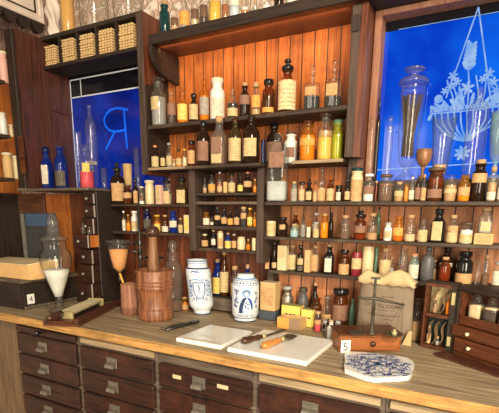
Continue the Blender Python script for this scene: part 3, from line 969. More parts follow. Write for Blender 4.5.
def flask(loc, R, H, kind, gl, stop, lab, cont, label, group=None, sq=0.0, lidm=None, rz=None, seg=22):
    """one bottle or jar: glass body, stopper, what is inside, paper label"""
    prof, sh, rnf = PROF[kind]
    st = STOP[stop]
    hs = H * st[0] if st else 0.0
    if stop in ('cork', 'cap', 'lid', 'plug', 'pinkcork'):
        hs = min(max(hs, 0.006), 0.018)
    Hg = H - hs
    if rz is None:
        rz = math.atan2(-loc[0], 1.6 + loc[1]) * (0.45 if sq else 0.75) + random.uniform(-.12, .12)
    root = thing(KNAME[kind], label, KCAT.get(kind, 'bottle'), loc, rz, group)
    mat = GL[gl]
    MB().lathe([(r * R, z * Hg) for r, z in prof], seg, sq).build('body' if gl in ('white', 'cream', 'slate', 'tan', 'red', 'pewter', 'pink', 'black') else 'glass_body', mat, root)
    if st:
        rn = rnf * R
        pm = {'gl': GL['clear'] if gl in ('clear', 'smoke', 'aqua', 'white', 'black') else mat, 'same': mat, 'lid': lidm or PEWTER}.get(st[2]) or LIDM[st[2]]
        if lidm:
            pm = lidm
        MB().lathe([(r * rn, Hg + z * hs + 0.0003) for r, z in st[1]], 16).build({'cork': 'cork', 'pinkcork': 'cork', 'cap': 'cap', 'lid': 'lid'}.get(stop, 'stopper'), pm, root)
    if cont and gl not in ('white', 'cream', 'slate', 'black', 'tan', 'red', 'pewter'):
        z0 = 0.0
        for ci, (ck, lev) in enumerate(cont if isinstance(cont, list) else [cont]):
            k = .93
            pr = [(0, Hg * (z0 + .012)), (R * k * .93, Hg * (z0 + .012)), (R * k, Hg * (z0 + .04))]
            if lev <= sh:
                pr += [(R * k, Hg * lev), (0, Hg * lev + (0.002 if ck != 'black' else 0))]
            else:
                pr += [(r * R * k, z * Hg) for r, z in prof if sh <= z <= lev and r > 0]
                pr += [(0, pr[-1][1] + 0.001)]
            MB().lathe(pr, seg, sq).build('contents', contents(ck), root)
            z0 = lev
    for lb in ([lab] if isinstance(lab, tuple) else (lab or [])):
        lc, f0, f1 = lb[:3]
        span = lb[3] if len(lb) > 3 else 1.15
        n = 12
        vs, uv = [], []
        for j in range(2):
            z = Hg * (f0, f1)[j]
            for i in range(n + 1):
                a = -PI / 2 - span + 2 * span * i / n
                if sq:
                    a = -PI / 2 - .62 + 1.24 * i / n
                s = 1.0
                if sq:
                    s = 0.9 / ((abs(math.cos(a)) ** sq + abs(math.sin(a)) ** sq) ** (1 / sq))
                rr = R * s * 1.0 + 0.0006
                vs.append(Vector((rr * math.cos(a), rr * math.sin(a), z)))
        fs, uvs = [], []
        for i in range(n):
            fs.append((i, i + 1, n + 2 + i, n + 1 + i))
            uvs.append([(i / n, 0), ((i + 1) / n, 0), ((i + 1) / n, 1), (i / n, 1)])
        MB().add(vs, fs, True, uvs).build('paper_label', LC[lc], root)
    return root


PLACED = {}                                  # shelf -> circles already standing there


def fit(row, u0, u1, vm, y0, yend, shrink=.97, yfront=0.0):
    """stand a round thing seen between u0 and u1 on its shelf, stepping back until it is clear of its neighbours"""
    taken = PLACED.setdefault(row, [])
    uc = (u0 + u1) / 2

    def circ(yc):
        p = at(uc, vm, yc)
        a, c = ray(u0, vm), ray(u1, vm)
        half = abs(math.atan2(a.x, a.y) - math.atan2(c.x, c.y)) / 2
        return p.x, math.hypot(p.x - CAM.x, yc - CAM.y) * math.sin(half) * shrink
    for sh in (1, .95, .9, .84, .78):
        yc = y0
        if yc is None:
            yc = yfront + 0.02
            for _ in range(3):
                yc = yfront + circ(yc)[1] * sh + 0.004
        while True:
            x, r = circ(yc)
            r *= sh
            if yc + r > yend:
                break
            if all(math.hypot(x - a, yc - c) > r + q + 0.0012 for a, c, q in taken):
                taken.append((x, yc, r))
                return x, yc, r
            yc += 0.006
    taken.append((x, yend - r, r))
    print('NOFIT', row, u0, u1)
    return x, yend - r, r


ORD = ['first', 'second', 'third', 'fourth', 'fifth', 'sixth', 'seventh', 'eighth', 'ninth', 'tenth', 'eleventh', 'twelfth', 'thirteenth', 'fourteenth', 'fifteenth',
       'sixteenth', 'seventeenth', 'eighteenth', 'nineteenth', 'twentieth', 'twenty-first', 'twenty-second', 'twenty-third', 'twenty-fourth', 'twenty-fifth', 'twenty-sixth', 'twenty-seventh', 'twenty-eighth']


def shelf_row(row, Z, place, anchor, group, items, vbase, yend=0.148, yfront=0.0, zmax=9.0):
    order = sorted(range(len(items)), key=lambda i: items[i][0] + items[i][1])
    rank = {i: k for k, i in enumerate(order)}
    for i, it in enumerate(items):
        u0, u1, vt, kind, gl, stop, lab, cont, desc = it[:9]
        o = it[9] if len(it) > 9 else {}
        z = Z + o.get('up', 0) + 0.0003
        label = '%s, %s from %s, %s' % (desc, ORD[rank[i]], anchor, place)
        vm = (vt + vbase) / 2
        if kind == 'box':
            dp = o.get('d', 0.03)
            y0 = o.get('y', 0.006 + yfront)
            xa, xb = at(u0, vm, y0).x, at(u1, vm, y0).x
            xc = (xa + xb) / 2
            h = min(at((u0 + u1) / 2, vt, y0).z, zmax) - z
            t = thing('paper_box', label, 'box', (xc, y0 + dp / 2, z), 0, group)
            w = (xb - xa) / 2 - 0.001
            bx('carton', GL[gl], t, -w, w, -dp / 2, dp / 2, 0, h, bev=0.0012)
            if lab:
                MB().add([(-w * .8, -dp / 2 - .0006, h * lab[1]), (w * .8, -dp / 2 - .0006, h * lab[1]), (w * .8, -dp / 2 - .0006, h * lab[2]), (-w * .8, -dp / 2 - .0006, h * lab[2])], [(0, 1, 2, 3)], False,
                         [[(0, 0), (1, 0), (1, 1), (0, 1)]]).build('paper_label', LC[lab[0]], t)
            nn = max(2, int(2 * w / 0.02))
            for k in range(nn):
                PLACED.setdefault(row, []).append((xc - w + 2 * w * (k + .5) / nn, y0 + dp / 2, max(dp / 2, w / nn)))
            continue
        x, yc, r = fit(row, u0, u1, vm, o.get('y'), yend, yfront=yfront)
        h = min(at((u0 + u1) / 2, vt, yc).z, 9 if yc < 0 else zmax) - z
        flask((x, yc, z), r, h, kind, gl, stop, lab, cont, label, group, o.get('sq', 0), o.get('lid'), o.get('rz'), o.get('seg', 22))


SQ = {'sq': 5}
FR = {'y': -.024, 'up': -.007}
BRN = plain('brown tin lid', (0.12, 0.075, 0.05), 0.5, 0.3)
GREYLID = plain('dull grey lid', (0.38, 0.37, 0.35), 0.5, 0.2)
CREAMLID = plain('cream lid', (0.7, 0.6, 0.42), 0.6)
WHITELID = plain('white lid', (0.75, 0.74, 0.7), 0.5)
OCHRE = plain('ochre lid', (0.7, 0.4, 0.06), 0.5)
AMBERLID = GL['amber']

shelf_row('cornice', Z_COR + 0.004, 'top cornice shelf', 'niche', 'jars along the top cornice shelf', [
    (159, 170, 2, 'jar', 'teal', 'cork', None, ('black', .62), 'dark jar with a cork'),
    (170.3, 178.5, 3, 'bottle', 'clear', 'ball', None, [('peach', .3), ('brown', .62)], 'jar of brown powder over peach powder'),
    (178.8, 190, .5, 'jar', 'clear', 'disc', ('orange', .22, .68), ('white', .16), 'clear jar with orange label'),
    (190.3, 199, -7, 'jar', 'clear', 'disc', None, [('cream', .3), ('brown', .6)], 'jar layered cream and brown'),
    (199.3, 208, -9, 'jar', 'clear', 'disc', None, [('dkbrown', .3), ('brown', .66)], 'jar layered dark and brown'),
    (208.3, 221.5, -11, 'jar', 'clear', 'disc', None, ('yellow', .7), 'wide jar of bright yellow powder'),
    (221.8, 228.8, -10, 'jar', 'clear', 'cork', None, ('rust', .6), 'narrow jar of rusty powder'),
    (229, 240, -14, 'jar', 'clear', 'disc', ('white', .45, .8), ('pale', .5), 'jar of pale crystals with white label'),
    (241, 249, -14, 'jar', 'clear', 'cork', None, [('deeporange', .26), ('white', .36)], 'jar of orange powder topped white'),
    (250, 260, -16, 'jar', 'clear', 'disc', None, ('grey', .2), 'clear nearly empty jar'),
    (261.5, 272, -18, 'jar', 'clear', 'disc', None, ('white', .28), 'clear jar with a white heap'),
    (274, 284, -18, 'bottle', 'dark', 'cap', None, None, 'dark bottle cut off above'),
    (286, 297, -22, 'jar', 'clear', 'disc', None, ('white', .3), 'jar of white powder cut off above'),
], 20)

shelf_row('upper', Z_UP, 'upper centre shelf', 'niche', 'bottles on the upper centre shelf', [
    (150.5, 166.5, 78.5, 'jar', 'clear', 'disc', ('cream', .36, .66, .75), ('grey', .66), 'large clear jar of grey powder with square label', {'rz': -.1}),
    (167, 176, 91, 'bottle', 'clear', 'plug', ('brown', .3, .68), ('dkbrown', .3), 'clear bottle with brown label'),
    (177, 188.3, 92, 'bottle', 'amber', 'plug', ('yellow', .1, .66), ('orange', .5), 'amber bottle with yellowed label'),
    (188.8, 198.8, 94, 'bottle', 'dark', 'cap', ('cream', .08, .68), None, 'dark bottle with cream label and cap'),
    (199.3, 209.3, 79.5, 'tall', 'amber', 'plug', ('greyl', .15, .62), ('amber', .66), 'tall amber bottle with greyed label'),
    (209.8, 225, 78.5, 'jar', 'white', 'lid', [('white', .08, .55)], None, 'tall white stoneware bottle with peeling label', {'lid': CREAMLID}),
    (227, 238.5, 89, 'bottle', 'clear', 'ball', [('cream', .05, .38)], ('black', .58), 'clear bottle with black liquid and glass ball'),
    (239.2, 250.5, 83, 'bottle', 'dark', 'cork', ('brown', .38, .68), ('black', .4), 'black bottle with brown label and cork'),
    (251, 261, 83, 'jar', 'clear', 'cork', ('orange', .25, .66), ('tan', .2), 'clear corked jar with orange label'),
    (262, 275, 80, 'jar', 'brown', 'cap', [('orange', .04, .2)], ('dkbrown', .6), 'brown jar with wide black cap'),
    (278, 296.5, 58.6, 'bottle', 'brown', 'knob', ('redprint', .05, .72, 1.3), None, 'tall brown bottle with big red printed label'),
    (303.5, 321, 66, 'decanter', 'clear', 'mush', ('tan', .38, .6, .9), ('black', .36), 'decanter of black liquid with short glass stopper', SQ),
    (324.5, 343, 62, 'decanter', 'clear', 'mush', ('tan', .3, .6, .9), ('black', .28), 'wider decanter of black liquid by the post', SQ),
], 115, zmax=2.18)

shelf_row('second', Z_SEC, 'lower centre shelf', 'niche', 'bottles on the lower centre shelf', [
    (151, 159, 145.5, 'bottle', 'dark', 'pinkcork', ('cream', .05, .55), None, 'small dark corked bottle with cream label'),
    (160, 165.3, 149, 'bottle', 'dark', 'cap', ('cream', .08, .55), None, 'small dark bottle with black cap'),
    (165.8, 172, 143, 'bottle', 'clear', 'lid', ('cream', .1, .5), ('grey', .4), 'clear bottle under a grey hood', {'lid': GL['grey']}),
    (172.2, 175.2, 159, 'tube', 'clear', 'cork', ('cream', .1, .6), None, 'tiny vial with cream label'),
    (175.6, 181.6, 149, 'bottle', 'amber', 'cap', ('cream', .1, .5), ('yellow', .5), 'small amber bottle with black cap'),
    (181.9, 187, 149, 'bottle', 'clear', 'lid', None, ('cream', .55), 'small jar of cream powder with yellow lid', {'lid': OCHRE}),
    (187.3, 195.8, 141, 'jar', 'brown', 'cap', ('tan', .1, .68), None, 'brown jar with tan label and black cap'),
    (196.2, 210.3, 121, 'round', 'dark', 'cap', ('brown', .12, .6, .9), None, 'large dark round shouldered bottle with brown label', FR),
    (210.6, 228, 116.5, 'bottle', 'smoke', 'cork', [('brown', .25, .62), ('cream', .04, .24)], ('brown', .5), 'tall square bottle with fading brown label', {'sq': 6, 'y': -.024, 'up': -.007}),
    (228.3, 242, 118, 'round', 'olive', 'plug', ('cream', .08, .62, 1.2), None, 'olive brown bottle with large cream label', {'lid': GL['brown'], 'y': -.024, 'up': -.007}),
    (242.3, 260.3, 116, 'round', 'dark', 'plug', ('cream', .16, .58, .8), None, 'broad dark bottle with torn cream label', FR),
    (260.7, 265.3, 140, 'tube', 'navy', 'none', None, None, 'narrow navy blue bottle', FR),
    (266, 283, 116, 'round', 'dark', 'cap', ('brown', .08, .6, 1.2), None, 'dark brown bottle with large brown label', {'y': .105}),
    (284, 298, 132, 'jar', 'white', 'disc', ('brown', .2, .55, .7), None, 'white glass jar with glass disc lid', {'lid': GL['smoke'], 'y': .092}),
    (299.5, 316, 121, 'jar', 'amber', 'plug', ('orange', .42, .62), ('orange', .7), 'jar of orange powder with amber stopper', {'lid': GL['brown']}),
    (317.5, 333, 111.5, 'jar', 'clear', 'disc', None, [('yellow', .55), ('tan', .7)], 'tall clear jar of yellow orange powder'),
    (330.5, 345, 120, 'jar', 'ygreen', 'plug', None, ('lime', .72), 'yellow green jar by the post', {'lid': GL['green']}),
], 150, zmax=1.856)

shelf_row('rack1', Z_R1, 'top rack shelf', 'mortar', 'tiny bottles on the top rack shelf', [
    (202.5, 207, 178, 'bottle', 'clear', 'ball', None, ('tan', .4), 'small clear stoppered bottle'),
    (208, 215.5, 174, 'bottle', 'clear', 'cap', ('orange', .15, .5), ('tan', .5), 'clear bottle with black cap'),
    (217, 222.5, 172, 'decanter', 'clear', 'lid', ('cream', .08, .35), ('rust', .5), 'thin necked bottle with white stopper', {'lid': WHITELID}),
    (223, 227.5, 182, 'tube', 'tan', 'none', None, None, 'tan little pot'),
    (228, 235.5, 173, 'bottle', 'clear', 'cap', ('cream', .08, .55), ('tan', .4), 'clear bottle with cream label'),
    (237.5, 243, 176, 'bottle', 'dark', 'cap', ('yellow', .1, .5), None, 'dark bottle with yellowed label'),
    (243.5, 252, 172, 'bottle', 'dark', 'pinkcork', ('tan', .3, .6), None, 'dark bottle with pink cork'),
    (253, 257, 179, 'bottle', 'amber', 'cork', None, ('orange', .5), 'orange little bottle'),
], 185, zmax=1.674)
shelf_row('rack2', Z_R2, 'middle rack shelf', 'mortar', 'tiny bottles on the middle rack shelf', [
    (202.7, 209.8, 212, 'jar', 'amber', 'plug', ('white', .05, .6), None, 'amber bottle with white label'),
    (210.2, 213.6, 217, 'bottle', 'brown', 'cap', ('white', .1, .5), None, 'thin brown bottle with white label'),
    (214.4, 220.6, 207, 'bottle', 'black', 'cap', ('tan', .35, .6), None, 'tall black bottle with tan band'),
    (221, 227, 209, 'bottle', 'black', 'cap', ('tan', .15, .55), None, 'black bottle with wide tan label'),
    (227.4, 233.3, 211, 'bottle', 'dark', 'cap', ('orange', .1, .55), None, 'dark bottle with orange tan label'),
    (233.7, 239.6, 207.5, 'bottle', 'black', 'ball', ('tan', .1, .55), None, 'black bottle with tall stopper', {'lid': BLACKG}),
    (240.6, 246.6, 207, 'tube', 'clear', 'cork', ('tan', .45, .75), ('black', .4), 'clear corked vial of black powder'),
    (247.2, 252.6, 208, 'bottle', 'amber', 'lid', ('yellow', .1, .55), ('yellow', .5), 'yellow bottle with gold lid', {'lid': OCHRE}),
    (253, 256.6, 212, 'bottle', 'amber', 'none', None, ('orange', .5), 'thin orange bottle'),
], 217, zmax=1.532)
shelf_row('rack3', Z_R3, 'lowest rack shelf', 'mortar', 'tiny bottles on the lowest rack shelf', [
    (201.3, 208.5, 234, 'bottle', 'brown', 'lid', ('tan', .12, .6), None, 'brown bottle with cream lid', {'lid': CREAMLID}),
    (210, 217, 229.5, 'bottle', 'black', 'cork', ('white', .2, .55, .6), None, 'corked black bottle with white label'),
    (217.4, 223.4, 231, 'tube', 'cream', 'cork', ('tan', .1, .65), None, 'tan corked tube'),
    (224.8, 231, 233, 'bottle', 'blue', 'cork', ('yellow', .05, .55), None, 'cobalt necked bottle with pale label'),
    (231.4, 236.6, 234, 'bottle', 'brown', 'lid', ('tan', .1, .6), None, 'brown bottle with grey cap', {'lid': GREYLID}),
    (237, 245.6, 237, 'wide', 'cream', 'none', None, None, 'squat cream pot'),
    (246, 250.6, 239, 'bottle', 'amber', 'cork', None, ('amber', .5), 'small amber bottle'),
    (251.8, 256.4, 238, 'tube', 'cream', 'none', None, None, 'cream little cylinder'),
], 241, zmax=1.428)

shelf_row('q1', Z_Q1, 'upper shelf behind mortar', 'drawers', 'bottles on the upper shelf behind the mortar', [
    (109.5, 125.5, 162, 'round', 'dark', 'knob', ('tan', .1, .62, .9), None, 'large dark brown bottle with tan label'),
    (122.6, 132, 185, 'jar', 'brown', 'lid', ('tan', .35, .65), ('brown', .6), 'brown jar with tan label', {'lid': BRN}),
    (132.4, 138.2, 179, 'bottle', 'dark', 'cap', ('tan', .05, .58, .8), None, 'dark bottle with narrow tan label'),
    (138.6, 144.3, 186.5, 'jar', 'clear', 'lid', None, [('white', .2), ('brown', .55)], 'small jar layered white and brown', {'lid': CREAMLID}),
    (144.8, 154.2, 180.5, 'wide', 'cream', 'lid', None, None, 'cream stoneware canister with lid', {'lid': CREAMLID}),
    (155, 160.4, 185, 'box', 'pink', 'none', ('cream', .1, .9), None, 'slim pinkish white carton', {'d': .022}),
    (161, 172.5, 177, 'bottle', 'smoke', 'knob', ('cream', .06, .6), ('cream', .5), 'square clear bottle with black stopper', SQ),
    (175, 188.5, 174.5, 'bottle', 'olive', 'knob', ('cream', .06, .6), None, 'square bottle with large cream label', SQ),
    (127, 129, 170, 'tube', 'clear', 'none', None, None, 'thin glass rod vial', {'y': .13}),
], 194)
shelf_row('q2', Z_Q2, 'lower shelf behind mortar', 'drawers', 'bottles on the lower shelf behind the mortar', [
    (121.8, 125.4, 211, 'bottle', 'clear', 'lid', ('white', .1, .6), ('white', .5), 'thin bottle with white label', {'lid': WHITELID}),
    (125.8, 130.4, 214.5, 'bottle', 'amber', 'cork', None, ('yellow', .55), 'small amber bottle of yellow powder'),
    (130.8, 138.5, 211, 'jar', 'white', 'lid', ('cream', .1, .55), None, 'white jar with cream label', {'lid': WHITELID}),
    (143.2, 151.5, 208.5, 'jar', 'navy', 'cap', ('dark', .15, .6), None, 'blue black jar with dark label'),
    (153.6, 160.6, 215, 'jar', 'amber', 'lid', ('yellow', .1, .5), ('yellow', .6), 'yellow jar with yellow lid', {'lid': OCHRE}),
    (161.4, 168.6, 215, 'jar', 'brown', 'cork', [('white', .05, .4)], None, 'brown jar with white label'),
    (169, 177.2, 211, 'jar', 'blue', 'lid', ('white', .28, .6), None, 'cobalt blue jar with white label', {'lid': GL['blue']}),
    (177.8, 182.8, 218, 'bottle', 'clear', 'cork', ('cream', .1, .6), ('cream', .5), 'small clear bottle with cream label'),
    (183.4, 188.8, 215, 'box', 'cream', 'none', ('yellow', .15, .85), None, 'upright cream carton', {'d': .025}),
], 222, zmax=1.522)

shelf_row('long', Z_LONG, 'first shelf below window', 'rack', 'bottles on the shelf under the window', [
    (266, 290, 134, 'tall', 'clear', 'none', [('brown', .5, .72)], ('silver', .3), 'huge clear square bottle with brown label', {'sq': 5, 'seg': 28, 'y': -.008}),
    (291, 297.6, 181.5, 'jar', 'aqua', 'cork', ('greyl', .05, .68), ('cream', .6), 'small corked jar with greenish label'),
    (299, 305, 182, 'tube', 'clear', 'cap', ('cream', .1, .7), ('grey', .5), 'small vial with black cap'),
    (305.4, 313.2, 179, 'bottle', 'dark', 'knob', ('cream', .1, .55, .8), None, 'dark bottle with round cream label'),
    (313.5, 317.2, 181.5, 'bottle', 'clear', 'cap', ('cream', .1, .5), ('cream', .4), 'thin clear bottle'),
    (317.5, 326.5, 167, 'bulb', 'clear', 'disc', ('tan', .04, .42), ('tan', .42), 'decanter with a clear round upper bulb'),
    (326.8, 334.6, 177.5, 'bottle', 'brown', 'plug', ('cream', .05, .6), None, 'bottle with cream label and amber stopper', {'lid': GL['amber']}),
    (335.5, 342.3, 185.5, 'tube', 'dark', 'cap', ('white', .1, .65, .7), None, 'squat dark vial with white label'),
    (345, 350.4, 179, 'bottle', 'dark', 'cap', ('cream', .1, .5), None, 'dark bottle beside the tan bottle'),
    (350.7, 363.3, 168, 'wide', 'cream', 'plug', ('tan', .05, .72, 1.4), None, 'tan papered bottle with teal stopper', {'lid': GL['teal']}),
    (363.6, 374.8, 174, 'jar', 'clear', 'lid', ('brown', .3, .62), ('white', .3), 'clear jar of white powder with brown label', {'lid': WHITELID}),
    (375.1, 378, 181, 'tube', 'brown', 'cork', None, ('rust', .8), 'thin red brown vial'),
    (378.3, 394, 174.5, 'jar', 'smoke', 'lid', None, [('brown', .62), ('rust', .7)], 'big jar of brown powder with rusty rim', {'lid': BRN}),
    (394.6, 404.3, 182, 'jar', 'clear', 'cork', ('cream', .3, .6), ('tan', .5), 'clear corked jar with cream label'),
    (404.4, 409, 184, 'tube', 'amber', 'none', None, ('peach', .8), 'small orange tan tube'),
    (409.4, 415.4, 177, 'tall', 'clear', 'lid', ('white', .1, .5), ('brown', .6), 'narrow bottle with cream lid', {'lid': CREAMLID}),
    (415.6, 421.2, 175.5, 'tall', 'dark', 'cap', ('brown', .1, .6), None, 'narrow dark bottle with brown label'),
    (421.4, 427.2, 174.5, 'bottle', 'clear', 'cork', ('tan', .05, .55), ('dkbrown', .3), 'narrow bottle with tan label and cork'),
    (427.8, 444.3, 168, 'wide', 'brown', 'lid', ('brown', .12, .4), [('brown', .5), ('rust', .76)], 'broad brown jar with dark lid', {'lid': BRN}),
    (444.6, 457.6, 175, 'jar', 'clear', 'disc', ('cream', .34, .52, 1.4), ('tan', .68), 'clear jar with thin cream label band'),
    (458.5, 471.3, 175, 'jar', 'amber', 'plug', ('tan', .25, .6), ('yellow', .3), 'amber bottle of yellow powder'),
    (471.7, 488, 160, 'jar', 'dark', 'cork', ('tan', .5, .74), None, 'large dark corked bottle with tan label'),
    (488.3, 498, 167, 'jar', 'clear', 'cork', [('white', .06, .3)], ('tan', .6), 'clear corked jar with white label'),
    (498.3, 510, 176, 'jar', 'clear', 'cork', ('white', .1, .6), ('tan', .6), 'jar with white label cut off at the edge'),
], 190, 0.073, yfront=-0.01)
shelf_row('mid', Z_MID, 'second shelf below window', 'rack', 'bottles on the second shelf under the window', [
    (266.5, 276, 221, 'can', 'cream', 'none', ('cream', .15, .85), None, 'cream paper canister'),
    (278, 288, 217, 'jar', 'dark', 'cap', ('tan', .42, .68, .6), ('black', .5), 'black bottle with small tan label'),
    (290, 299, 224, 'jar', 'aqua', 'cork', None, ('pale', .55), 'aqua jar of pale powder'),
    (292, 299.5, 213, 'bottle', 'brown', 'cork', ('tan', .2, .55), None, 'brown corked bottle behind the aqua jar', {'y': .1}),
    (300.2, 306.3, 218, 'tall', 'smoke', 'cap', None, ('grey', .7), 'narrow grey bottle'),
    (306.6, 312, 219.5, 'bottle', 'amber', 'plug', ('white', .03, .66), None, 'bottle with white label and amber neck', SQ),
    (313, 319.4, 222, 'jar', 'clear', 'lid', ('cream', .06, .6), ('cream', .6), 'clear jar with cream label', {'lid': GREYLID}),
    (312.5, 320.5, 213, 'bottle', 'clear', 'lid', ('white', .3, .6), ('tan', .3), 'taller clear bottle behind the cream labelled jar', {'lid': WHITELID, 'y': .1}),
    (320.6, 328.8, 213.5, 'jar', 'amber', 'cork', None, ('yellow', .68), 'corked jar of yellow powder'),
    (328.6, 334, 212.5, 'bottle', 'dark', 'cap', None, None, 'dark bottle behind the yellow jar', {'y': .09}),
    (340.2, 350.8, 215.5, 'jar', 'smoke', 'cork', None, ('brown', .66), 'corked jar of grey brown powder'),
    (354.6, 366.8, 210.5, 'jar', 'brown', 'knob', ('brown', .3, .6), [('deeporange', .25)], 'amber brown jar with round black stopper'),
    (367.2, 378.6, 213, 'jar', 'clear', 'cork', None, [('tan', .3), ('brown', .6)], 'corked jar of tan and brown layers'),
    (376.6, 381.2, 207, 'tall', 'green', 'cap', None, None, 'tall dark green bottle at the back', {'y': .11}),
    (384.2, 392.6, 222.5, 'jar', 'white', 'lid', ('cream', .15, .6, .7), None, 'white jar with grey cap', {'lid': GREYLID}),
    (393.4, 404.6, 216, 'jar', 'amber', 'plug', ('orange', .25, .6), ('deeporange', .35), 'amber orange jar with glass rim'),
    (405, 417, 215, 'jar', 'clear', 'cork', None, ('cream', .3), 'corked clear jar of cream powder'),
    (418.2, 429, 219.5, 'jar', 'clear', 'disc', ('cream', .1, .6), ('cream', .5), 'clear jar with cream label and disc stopper'),
    (431, 447.3, 209, 'bottle', 'black', 'plug', ('cream', .08, .7, .95), None, 'large black bottle with tall cream label', {'sq': 5, 'lid': BLACKG}),
    (447.6, 459.6, 215, 'jar', 'clear', 'cork', [('cream', .05, .42), ('tan', .47, .68)], ('tan', .6), 'corked jar with tan band and cream label'),
    (460.3, 474.2, 222.5, 'wide', 'clear', 'lid', ('cream', .06, .5, 1.3), ('white', .7), 'squat white jar with brown lid', {'lid': BRN}),
    (474.5, 494.5, 233.5, 'box', 'tan', 'none', ('tan', .15, .85), None, 'flat tan carton under a corked bottle', {'d': .05, 'y': .004}),
], 228, zmax=1.530)
shelf_row('low', Z_LOW, 'third shelf below window', 'rack', 'bottles on the third shelf under the window', [
    (264.8, 271.4, 247.5, 'bottle', 'dark', 'cap', ('tan', .03, .62, .9), None, 'dark bottle with brown tan label', SQ),
    (272, 277, 242, 'tall', 'dark', 'cap', ('cream', .08, .3), None, 'narrow dark bottle'),
    (277.2, 286.4, 245.5, 'box', 'cream', 'none', ('cream', .5, .92), None, 'tall cream carton', {'d': .03}),
    (288, 297, 245, 'jar', 'clear', 'cork', ('cream', .05, .68, 1.4), ('cream', .6), 'corked jar wrapped in cream label'),
    (297.5, 303.8, 245, 'bottle', 'dark', 'cap', [('cream', .3, .56), ('dark', .05, .25)], None, 'dark bottle with cream label band'),
    (304.2, 310.2, 250, 'box', 'tan', 'none', ('cream', .35, .9), None, 'tan and cream carton', {'d': .028}),
    (310.8, 320, 245, 'jar', 'clear', 'cork', ('tan', .05, .7, 1.4), ('tan', .66), 'corked jar with tan label', SQ),
    (324, 335, 244, 'bottle', 'black', 'cork', ('white', .08, .58), None, 'black corked bottle with white label', SQ),
    (339, 350, 250, 'jar', 'brown', 'cap', ('tan', .03, .5, 1.4), None, 'brown jar with black cap and tan label'),
    (351.6, 362, 252, 'can', 'red', 'none', ('cream', .3, .75, 1.2), None, 'dark red tin with cream label'),
    (362.6, 374.2, 246, 'can', 'cream', 'none', None, None, 'tall cream paper tube'),
    (374.6, 378.4, 247, 'tube', 'green', 'none', None, None, 'thin dark green vial', {'y': .1}),
    (380, 391.8, 248, 'jar', 'clear', 'cork', ('cream', .05, .68, 1.4), ('cream', .66), 'corked beige jar behind the paper bag'),
    (388.4, 395.6, 257, 'bottle', 'clear', 'cork', None, ('silver', .5), 'small clear corked bottle behind the paper bag', SQ),
    (397.5, 409, 249, 'jar', 'smoke', 'none', None, ('brown', .5), 'open jar with brown residue'),
    (409.4, 420, 253.5, 'jar', 'aqua', 'pinkcork', ('white', .1, .66, 1.3), None, 'pale jar with greenish white label'),
    (421.6, 436, 247, 'round', 'slate', 'plug', None, None, 'slate grey stoneware bottle', {'lid': GL['slate']}),
    (432.2, 438.6, 260, 'bottle', 'brown', 'cork', ('tan', .05, .6), None, 'tiny corked brown bottle'),
    (440, 454, 247.5, 'round', 'dark', 'plug', ('white', .48, .62, 1.3), None, 'dark bottle with white band', {'y': .124}),
    (439.8, 452, 257, 'jar', 'brown', 'cork', None, ('deeporange', .66), 'corked jar of orange brown powder', {'y': .066}),
    (456.8, 475, 251.5, 'jar', 'black', 'plug', ('tan', .03, .38, 1.3), None, 'black wide bottle with tan lower label', {'lid': BLACKG}),
    (475.4, 483, 262, 'jar', 'clear', 'disc', None, None, 'empty clear jar'),
    (483.2, 491.6, 255, 'jar', 'clear', 'cork', None, ('brown', .4), 'corked jar of brown powder'),
    (494, 505, 262, 'jar', 'clear', 'lid', ('white', .1, .7), None, 'clear jar with white and blue label', {'lid': GREYLID}),
], 262, yfront=0.05, zmax=1.395)
# the bottle standing on the carton
bp0 = at(485.5, 222, 0.03)
flask((bp0.x, 0.029, at(484, 233.5, 0.004).z + 0.0012), 0.022, at(485.5, 208, 0.03).z - at(484, 233.5, 0.004).z - 0.002, 'jar', 'smoke', 'cork', ('cream', .1, .5, .6), ('silver', .5),
      'square clear corked bottle standing on the flat tan carton', 'bottles on the second shelf under the window', 5)

# ================================================================== single things on ledges
def spot(row, u0, u1, vt, Z, vb, kind, gl, stop, lab, cont, label, group=None, y=None, yend=0.135, **k):
    x, yc, r = fit(row, u0, u1, (vt + vb) / 2, y, yend)
    h = at((u0 + u1) / 2, vt, yc).z - Z - 0.0004
    return flask((x, yc, Z + 0.0004), r, h, kind, gl, stop, lab, cont, label, group, **k)


def turned(name, label, cat, x, y, z, parts, rz=0.0, group=None):
    """a turned thing: each part is (name, profile in metres, material)"""
    t = thing(name, label, cat, (x, y, z), rz, group)
    for pn, prof, mat in parts:
        MB().lathe(prof, 28).build(pn, mat, t)
    return t


G = 'glassware on the ledge of the blue niche'
spot('ledge', 40.8, 52.8, 147, Z_LED, 186, 'bottle', 'blue', 'cap', ('white', .12, .62, .8), None, 'cobalt blue bottle with white label on the niche ledge', G, lidm=GL['navy'], sq=5, y=-0.04)
spot('ledge', 54, 67.5, 147, Z_LED, 187, 'bottle', 'blue', 'none', ('dark', .05, .42, .9), None, 'cobalt blue bottle with black label on the niche ledge', G, y=-0.035)
spot('ledge', 78.6, 94, 145, Z_LED, 187, 'jar', 'clear', 'disc', ('yellow', .42, .64, .5), ('red', .45), 'clear jar of red powder on the niche ledge', G)
spot('ledge', 73, 83.4, 131, Z_LED, 184, 'tube', 'clear', 'none', None, None, 'tall open glass cylinder behind the red powder jar', G, y=0.09)
spot('ledge', 84.6, 98, 105, Z_LED, 184, 'tall', 'clear', 'none', ('greyl', .3, .34), None, 'very tall graduated glass bottle against the blue niche', G, y=0.1)
spot('ledge', 100.5, 107.5, 168, Z_LED, 188, 'cup', 'clear', 'none', None, None, 'small empty glass tumbler beside the tall graduated bottle', G, y=0.06)
